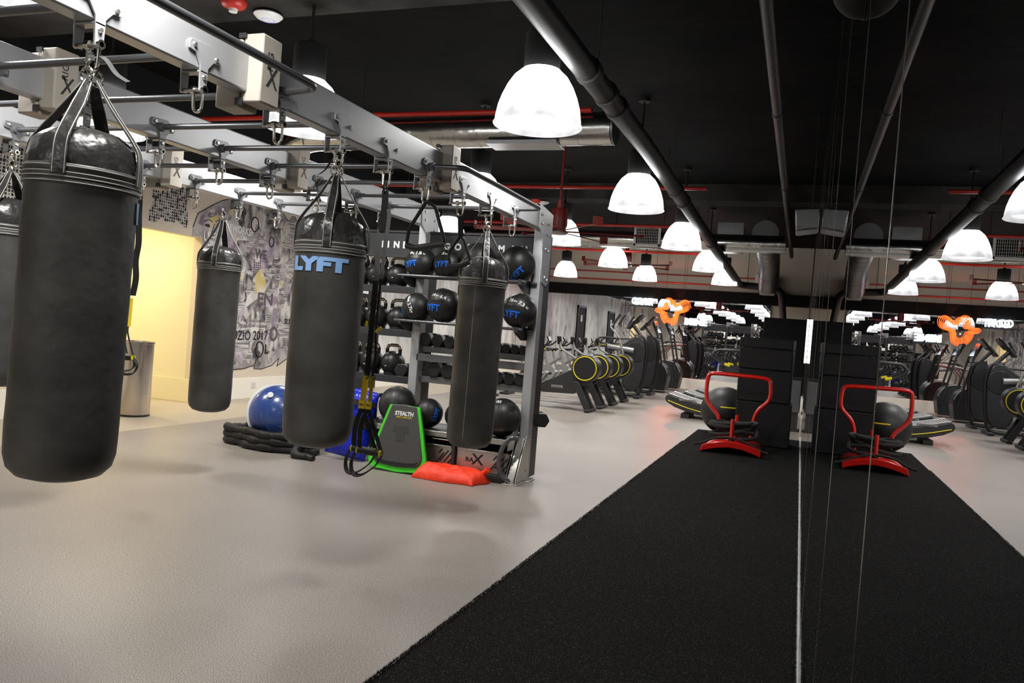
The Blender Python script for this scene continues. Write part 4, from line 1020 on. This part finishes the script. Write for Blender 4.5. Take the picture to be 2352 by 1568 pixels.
SL = thing('push_sled', 'red push sled with hoop handle standing on the turf', 'sled', (-.75, 10.75, .012))
def sp(p): return tuple(V(p) - V((-.75, 10.75, .012)))
arch = [(-1.12, .012), (-1.10, .10), (-1.0, .135), (-.88, .165), (-.75, .178), (-.62, .168), (-.48, .14), (-.37, .10), (-.368, .012), (-.45, .045), (-.6, .085), (-.75, .098), (-.9, .08), (-1.04, .042)]
ob('front_bow', B().prism([(x + .75, z - .012) for x, z in arch], -.35, -.31, 'y'), M['red'], SL, bev=.008)
b = B(); n = 12; vs = []
for j, (y, k) in enumerate(((-.33, 1), (0, .95), (.62, .8))):
    for i in range(n + 1):
        u = i / n * 2 - 1; vs.append((u * .375, y, (.02 + .145 * (1 - u * u) ** .6) * k))
b.add(vs, [(j * (n + 1) + i, j * (n + 1) + i + 1, (j + 1) * (n + 1) + i + 1, (j + 1) * (n + 1) + i) for j in range(2) for i in range(n)])
d = ob('deck', b, M['red'], SL, 60); s_ = d.modifiers.new('plate', 'SOLIDIFY'); s_.thickness = .02
hoop = [(-.93, 11.02, .15), (-.955, 11.02, .32), (-.97, 11.02, .435), (-1.15, 11.02, .62), (-1.165, 11.02, .80), (-1.15, 11.02, 1.0), (-1.02, 11.02, 1.01), (-.47, 11.02, 1.0), (-.34, 11.02, .985), (-.325, 11.02, .80), (-.34, 11.02, .70), (-.49, 11.02, .55), (-.525, 11.02, .37), (-.53, 11.02, .15)]
ob('push_hoop', B().tube(fil([sp(p) for p in hoop], .09, 6), .027, 14), M['red'], SL)
for y in (10.5, 11.25):
    ob('weight_post', B().cyl(sp((-.745, y, .15)), sp((-.745, y, .455)), .026, n=18), M['red'], SL)
    ob('collar', B().cyl(sp((-.745, y, .165)), sp((-.745, y, .195)), .038, n=18), M['black'], SL)
RP = thing('battle_rope', 'thick black battle rope piled on the red push sled', 'rope', (-.75, 10.85, .2))
rs = random.Random(5); P = []
for i in range(46):
    a = i * .55; lay = i / 46
    P.append((.33 * cos(a) * (1 - .25 * rs.random()), .22 * sin(a) * (1 - .2 * rs.random()), .03 + .15 * lay + .03 * rs.random() + .05 * cos(a) * sin(i * .21)))
P += [(.30, -.1, .10), (.28, -.25, .03), (.1, -.33, .0)]
ob('coil', B().tube(cr(P, 4), .026, 10), M['rope'], RP)
Q = cr([(.1, -.33, .0), (-.05, -.385, .015), (-.22, -.39, -.012), (-.34, -.41, -.075), (-.42, -.42, -.1)], 5)
ob('rope_tail', B().tube(Q, .014, 8).cyl(Q[-1], Q[-1] + V((-.03, 0, -.004)), .018), M['rope'], RP)
Q = cr([(-.1, -.36, .015), (.07, -.39, .01), (.22, -.41, -.03), (.36, -.43, -.09), (.43, -.44, -.115)], 5)
ob('rope_tail', B().tube(Q, .014, 8).cyl(Q[-1], Q[-1] + V((.03, 0, -.006)), .02), M['rope'], RP)

# ================================================================ cardio machines
def rower(loc, label):
    t = thing('rowing_machine', label, 'rowing machine', loc, 0, 'rowing machines in a row')
    ob('flywheel_housing', B().lathe([(0, -.15), (.235, -.15), (.255, -.13), (.255, .13), (.235, .15), (0, .15)], 40, (0, .16, .78), 'y'), M['machine'], t)
    ob('yellow_ring', torus(B(), (0, .008, .78), .212, .0095, 'y', 48, 8), M['yellow'], t)
    ob('disc_cover', B().lathe([(0, -.006), (.2, -.006), (.2, .0), (0, 0)], 40, (0, .01, .78), 'y'), M['blackmatte'], t)
    ob('body_shell', B().prism([(-.16, .62), (-.27, .74), (-.82, .44), (-.86, .33), (-.80, .28), (-.2, .30), (.02, .52)], .06, .26, 'y'), M['machine'], t, bev=.015)
    ob('badge', B().bx(-.62, -.40, .056, .061, .385, .43), M['machinegrey'], t, bev=.003)
    lettering('TECHNOGYM', .03, M['black'], t, flat((-.51, .055, .405), (1, 0, 0), (0, 0, 1)))
    for y in (.02, .30):
        ob('leg', B().prism([(-.22, .53), (-.09, .53), (.17, .03), (.05, .03)], y - .03, y + .03, 'y'), M['machine'], t, bev=.006)
    ob('front_foot', B().box((.12, .16, .03), (.09, .56, .055)), M['rubber'], t, bev=.015)
    ob('rail', B().bx(-2.35, -.75, .12, .20, .32, .40), M['machinegrey'], t, bev=.008)
    ob('rear_leg', B().prism([(-2.3, .33), (-2.2, .33), (-2.12, .03), (-2.22, .03)], .1, .22, 'y').bx(-2.28, -2.1, -.08, .4, .0, .05), M['machine'], t, bev=.008)
    ob('seat', B().box((-1.5, .16, .47), (.26, .34, .06)).box((-1.5, .16, .42), (.16, .12, .08)), M['rubber'], t, bev=.02)
    for y in (.0, .32): ob('foot_plate', B().box((-.88, y, .52), (.06, .12, .3), Mx.Rotation(radians(35), 3, 'Y')), M['machinegrey'], t, bev=.01)
    ob('monitor_arm', B().tube(fil([(-.2, .16, .93), (-.52, .16, 1.10), (-.55, .16, 1.22)], .08), .021, 10), M['machinegrey'], t)
    ob('monitor', B().box((-.56, .16, 1.25), (.03, .2, .15), Mx.Rotation(radians(-8), 3, 'Y')), M['screen'], t, bev=.008)
    ob('pull_handle', B().tube(fil([(-.70, -.10, 1.05), (-.63, .0, 1.08), (-.58, .16, 1.09), (-.63, .32, 1.08), (-.70, .42, 1.05)], .06), .016, 10), M['rubber'], t)
    return t
R0 = rower((-3.61, 13.75, 0), 'black rowing machine with yellow ringed flywheel, nearest of the row')
for y, lab in ((14.65, 'second'), (15.62, 'third'), (16.7, 'farthest')):
    dup(R0, (-3.61, y, 0), label=f'black rowing machine with yellow ringed flywheel, {lab} of the row')

def ellip(loc, label):
    t = thing('elliptical_trainer', label, 'elliptical trainer', loc, 0, 'elliptical trainers in a row')
    hull = fil([(-.42, 0, 1.22), (-.06, 0, 1.47), (.10, 0, 1.40), (.17, 0, 1.1), (.15, 0, .5), (.06, 0, .16), (-.28, 0, .16), (-.38, 0, .5)], .14, 6)
    pl = [(p.x, p.z) for p in hull]
    ob('flywheel_housing', B().prism(pl, -.1, .1, 'y'), M['machine'], t, bev=.03)
    ob('crank_disc', B().cyl((-.06, -.115, 1.07), (-.06, -.1, 1.07), .23, n=40), M['black'], t, bev=.006)
    ob('side_frame', B().tube(fil([(-.12, -.06, 1.45), (.14, -.06, 1.42), (.2, -.06, 1.1), (.18, -.06, .5), (.08, -.06, .07), (-.3, -.06, .05)], .14, 6), .035, 12), M['black'], t)
    ob('pedal_arm', B().tube([(-.72, -.15, 1.165), (-.1, -.15, 1.10)], .062, 16), M['machinegrey'], t)
    ob('pedal_arm_end', B().prism([(-1.02, 1.25), (-.75, 1.23), (-.62, 1.12), (-1.02, 1.13)], -.2, -.1, 'y'), M['machine'], t, bev=.015)
    lettering('TECHNOGYM', .05, M['yellow'], t, flat((-.92, -.201, 1.185), (1, 0, 0), (0, 0, 1)))
    ob('mast', B().tube([(.04, -.02, 1.42), (-.22, -.02, 1.72)], .035, 12).tube([(.04, .1, 1.42), (-.22, .1, 1.72)], .03, 12), M['machine'], t)
    ob('console', B().box((-.06, .03, 1.85), (.30, .42, .05), Mx.Rotation(radians(-48), 3, 'Y')), M['screen'], t, bev=.012)
    ob('console_tray', B().box((-.22, .03, 1.70), (.26, .36, .05), Mx.Rotation(radians(-50), 3, 'Y')), M['machine'], t, bev=.012)
    for y in (-.24, .3):
        ob('handlebar', B().tube(fil([(-.30, y, .95), (-.44, y, 1.38), (-.68, y, 1.62), (-.60, y, 1.68), (-.46, y, 1.93)], .08), .021, 10), M['machinegrey'], t)
        ob('handlebar_grip', B().tube([(-.60, y, 1.68), (-.46, y, 1.93)], .027, 10), M['rubber'], t)
        ob('support_arm', B().tube(fil([(-.3, y, 1.36), (-.86, y, 1.36), (-1.0, y, 1.3), (-1.0, y, 1.15)], .1), .022, 10), M['machine'], t)
        ob('footbed', B().box((-.72, y * .6, .32), (.42, .14, .06), Mx.Rotation(radians(6), 3, 'Y')), M['black'], t, bev=.02)
        ob('leg', B().bx(-.4, -.33, y * .5 - .03, y * .5 + .03, .05, .4), M['machinegrey'], t)
    ob('base', B().bx(-1.3, .12, -.08, .14, .03, .09).bx(.0, .12, -.3, .36, 0, .07).bx(-1.3, -1.2, -.3, .36, 0, .07), M['machine'], t, bev=.015)
    return t
E0 = ellip((-3.52, 18.25, 0), 'black elliptical trainer with grey arm behind the rowing machines, nearest one')
dup(E0, (-3.5, 19.75, 0), label='black elliptical trainer with grey arm behind the rowing machines, second one')
def stepper(loc, label):
    t = thing('stair_climber', label, 'stair climber', loc, 0, 'stair climbers by the end wall')
    sh = fil([(-.55, 0, .06), (-.62, 0, .55), (-.3, 0, .86), (.12, 0, .80), (.30, 0, .5), (.22, 0, .06)], .2, 5)
    ob('step_housing', B().prism([(p.x, p.z) for p in sh], -.3, .3, 'y'), M['machine'], t, bev=.02)
    ob('side_trim', B().tube([(p.x, -.302, p.z) for p in sh[4:-4]], .012, 6), M['machinegrey'], t)
    for i in range(3): ob('step', B().bx(-.75 + i * .12, -.45 + i * .12, -.25, .25, .28 + i * .2, .31 + i * .2), M['black'], t)
    for y in (-.32, .32):
        ob('upright', B().tube([(.2, y, .3), (-.12, y, 1.75)], .026, 10), M['machine'], t)
        ob('handrail', B().tube(fil([(-.02, y, 1.3), (-.5, y, 1.22), (-.72, y, 1.0), (-.62, y, .6)], .12), .022, 10), M['machinegrey'], t)
    ob('console', B().box((-.16, 0, 1.72), (.07, .56, .36), Mx.Rotation(radians(-25), 3, 'Y')).bx(-.1, -.06, -.32, .32, 1.42, 1.46), M['screen'], t, bev=.012)
    return t
G0 = stepper((-3.52, 21.25, 0), 'black stair climber beyond the elliptical trainers, nearer one')
dup(G0, (-3.38, 22.6, 0), label='black stair climber beside the end wall, farther one')

def bike(loc, label):
    t = thing('spin_bike', label, 'exercise bike', loc, 0, 'indoor bikes in a row')
    ob('flywheel', B().cyl((.38, -.03, .36), (.38, .03, .36), .24, n=36), M['machinegrey'], t)
    ob('frame', B().tube([(.42, 0, .40), (.30, 0, .92)], .035, 10).tube([(.30, 0, .78), (-.18, 0, .42)], .04, 10).tube([(-.18, 0, .42), (-.32, 0, .86)], .035, 10).tube([(-.18, 0, .42), (.02, 0, .1)], .03, 10)
       .bx(-.62, .62, -.03, .03, .04, .1).bx(-.64, -.56, -.26, .26, 0, .06).bx(.56, .64, -.26, .26, 0, .06), M['machinegrey'], t)
    ob('drive_cover', B().prism([(-.32, .3), (.1, .28), (.2, .42), (-.12, .56)], -.09, -.04, 'y'), M['machine'], t, bev=.02)
    ob('saddle', B().box((-.36, 0, .93), (.28, .17, .06)).cyl((-.32, 0, .86), (-.35, 0, .92), .02), M['rubber'], t, bev=.02)
    ob('handlebar', B().tube(fil([(.50, -.2, 1.18), (.40, -.2, 1.08), (.26, -.06, 1.05), (.26, .06, 1.05), (.40, .2, 1.08), (.50, .2, 1.18)], .06), .02, 10).cyl((.30, 0, .9), (.27, 0, 1.05), .025), M['rubber'], t)
    ob('display', B().box((.38, 0, 1.22), (.03, .2, .13), Mx.Rotation(radians(-25), 3, 'Y')).cyl((.3, 0, 1.05), (.37, 0, 1.2), .012), M['screen'], t, bev=.006)
    ob('adjuster', B().cyl((.3, -.06, .97), (.3, -.03, .97), .02), M['yellow'], t)
    return t
K0 = bike((-6.0, 17.9, 0), 'grey and black indoor bike seen right of the front post, nearest of its row')
for y, lab in ((18.9, 'second'), (19.9, 'third'), (20.9, 'farthest')):
    dup(K0, (-6.0 + .1 * (y - 17.9), y, 0), label=f'grey and black indoor bike behind the rowing machines, {lab} of its row')

def treadmill(loc, label):
    t = thing('curved_treadmill', label, 'treadmill', loc, 0, 'curved treadmills by the mirror wall')
    top = [(-.0 + 1.75 * i / 14, .41 - .16 * sin(pi * min(1, i / 14 * 1.02)) + .03 * (i / 14)) for i in range(15)]
    bot = [(1.75, .10), (1.2, .07), (.7, .08), (.35, .12), (.12, .19), (-.03, .27), (-.06, .33), (-.04, .385)]
    for y in (0, .66):
        ob('side_panel', B().prism(top + bot, y, y + .09, 'y'), M['machine'], t, bev=.012)
        ob('yellow_line', B().tube([(x, y - .002 if y == 0 else y + .092, z - .11 - .02 * sin(pi * x / 1.75)) for x, z in top], .009, 6), M['yellow'], t)
    ob('running_belt', B().prism([(x, z + .02) for x, z in top] + [(x, z - .04) for x, z in top[::-1]], .11, .64, 'y'), M['slat'], t)
    b = B()
    for i in range(40):
        f = i / 40 * 14; j = int(f); q = f - j; x = top[j][0] * (1 - q) + top[j + 1][0] * q; z = top[j][1] * (1 - q) + top[j + 1][1] * q
        b.bx(x - .006, x + .006, .12, .63, z + .02, z + .024)
    ob('slat_gap', b, M['black'], t)
    for y in (.0, .66): ob('side_trim', B().tube([(x, y + .045, z + .012) for x, z in top], .02, 8), M['machinegrey'], t)
    ob('badge', B().bx(.2, .52, -.006, .0, .315, .35), M['machinegrey'], t, bev=.003)
    lettering('TECHNOGYM', .035, M['black'], t, flat((.36, -.007, .332), (1, 0, 0), (0, 0, 1)))
    for y in (.0, .75):
        ob('handrail', B().tube(fil([(1.65, y, .25), (1.45, y, .92), (.86, y, 1.08), (.72, y, 1.2), (.80, y, 1.30), (1.6, y, 1.32)], .12), .026, 12), M['machine'], t)
        ob('rail_marker', B().cyl((.95, y, 1.055), (1.05, y, 1.03), .0275), M['yellow'], t)
    ob('console', B().box((1.62, .37, 1.36), (.05, .5, .3), Mx.Rotation(radians(-20), 3, 'Y')), M['screen'], t, bev=.01)
    ob('foot', B().bx(.25, .4, .0, .75, 0, .08).bx(1.5, 1.65, 0, .75, 0, .1), M['rubber'], t)
    return t
T0 = treadmill((-2.22, 14.65, 0), 'curved black treadmill with a yellow side line, nearest, left of the jump boxes')
dup(T0, (-2.08, 15.75, 0), label='curved black treadmill with a yellow side line, second from the camera')
dup(T0, (-1.98, 16.85, 0), label='curved black treadmill with a yellow side line, farthest from the camera')

# ================================================================ signs, lights and wall things at the far end
NE = thing('neon_sign', 'glowing orange neon emblem of nested curves hung before the end mirror', 'neon sign', (-3.69, 23.62, 2.26))
o_ = [(-.49, .02), (-.44, .08), (-.33, .08), (-.24, .13), (-.24, .26), (-.19, .37), (-.07, .39), (.05, .31), (.12, .21), (.23, .29), (.35, .36), (.45, .34), (.49, .24), (.46, .10), (.36, .02), (.22, -.02), (.17, -.09), (.14, -.29), (.08, -.36), (-.02, -.41), (-.14, -.39), (-.24, -.30), (-.30, -.19), (-.34, -.07), (-.43, -.05)]
for i in range(6):
    k = 1 - i * .085; c_ = (-.0, .03)
    ob('neon_tube', B().tube(cr([(c_[0] + (x - c_[0]) * k, -.003 * i, c_[1] + (z - c_[1]) * k - .0 * i) for x, z in o_], 3, True), .0085, 6, True), M['neon'], NE)
gl = bpy.data.lights.new('neon_glow', 'POINT'); gl.energy = 55; gl.color = (1, .14, .06); gl.shadow_soft_size = .008
go = bpy.data.objects.new('neon_glow', gl); C.objects.link(go); go.parent = NE; go.location = (0, -.12, -.1)
ob('backing_wire', B().cyl((-.2, .02, .2), (-.2, .02, ZC - 2.25), .004).cyl((.3, .02, .2), (.3, .02, ZC - 2.25), .004), M['black'], NE)
for w_, x, z in (('MINE', -2.95, 1.99), ('GOAT', -4.55, 2.50)):
    t = thing('letter_sign', f'lit white letter sign {"right" if w_ == "MINE" else "left"} of the orange neon emblem', 'sign', (x * 1.009, 23.62, z))
    ob('backing_rail', B().bx(-.4, .4, .03, .06, -.14, -.11).cyl((-.35, .045, -.11), (-.35, .045, ZC - z), .004).cyl((.35, .045, -.11), (.35, .045, ZC - z), .004), M['black'], t)
    lettering(w_, .27, M['letterlight'], t, flat((0, 0, .0), (1, 0, 0), (0, 0, 1)), bold=.008, ext=.02, space=1.1, sx=.95 if w_ == 'MINE' else .78)
PI_ = tag(ob('partition', B().bx(-.90, .13, 20.3, 20.5, 0, 2.15), M['darkwall'], bev=.01), 'black partition at the far end of the mirror wall', 'partition')
t = thing('light_tube', 'vertical white LED tube at the far edge of the mirror wall', 'light', (.078, 13.45, 1.19))
ob('tube', B().cyl((0, 0, .02), (0, 0, .72), .018, n=14), M['led'], t); ob('end_cap', B().cyl((0, 0, 0), (0, 0, .02), .022).cyl((0, 0, .72), (0, 0, .74), .022), M['black'], t)
ob('bracket', B().bx(0, .022, -.01, .01, .1, .12).bx(0, .022, -.01, .01, .6, .62), M['black'], t)
t = thing('low_cabinet', 'low grey cabinet behind the jump boxes at the mirror end', 'cabinet', (-.14, 14.7, 0))
ob('body', B().bx(-.2, .2, -.3, .3, .33, .9), M['silverdark'], t, bev=.008); ob('leg', B().bx(-.18, .18, -.28, .28, 0, .33), M['charcoal'], t)
ob('door', B().bx(-.19, .19, -.306, -.3, .35, .88), M['silverdark'], t); ob('top', B().bx(-.21, .21, -.31, .31, .9, .92), M['black'], t)

# storage wall behind the camera, seen in the end mirror
RK = thing('ball_rack', 'long tiered rack of black balls behind the camera, reflected in the end mirror', 'rack', (-4.8, -2.0, 0))
for x in (-1.5, -.5, .5, 1.5): ob('upright', B().bx(x - .03, x + .03, -.2, .2, 0, 1.45), M['silver'], RK)
for z in (.25, .62, 1.0, 1.36): ob('shelf_rail', B().bx(-1.5, 1.5, .12, .16, z, z + .04).bx(-1.5, 1.5, -.16, -.12, z, z + .04), M['silver'], RK)
tag(ob('header_panel', B().bx(-6.3, -3.3, -2.32, -2.28, 1.75, 2.3).bx(-6.28, -6.22, -2.32, -2.28, 0, 1.76).bx(-3.38, -3.32, -2.32, -2.28, 0, 1.76), M['cream']), 'plain pale panel above the ball rack behind the camera', 'panel')
WB = None; nth = ('first', 'second', 'third', 'fourth', 'fifth', 'sixth', 'seventh', 'eighth', 'ninth', 'tenth')
for z, row in ((1.40, 'top'), (1.04, 'second')):
    for i in range(9):
        lab = f'plain black ball, {nth[i]} along the {row} tier of the rack behind the camera'
        p = (-3.45 - .335 * i, -2.0, z + .14 - .03 * (i % 3 == 1) + 0)
        if WB is None: WB = tag(ob('wall_ball', B().ball((0, 0, 0), .15, 20, 12), M['leather']), lab, 'ball', 'black balls on the rack behind the camera'); WB.location = p
        else:
            q = WB.copy(); C.objects.link(q); q.location = p; q['label'] = lab; k = (1, .86, 1.04)[i % 3]; q.scale = (k,) * 3
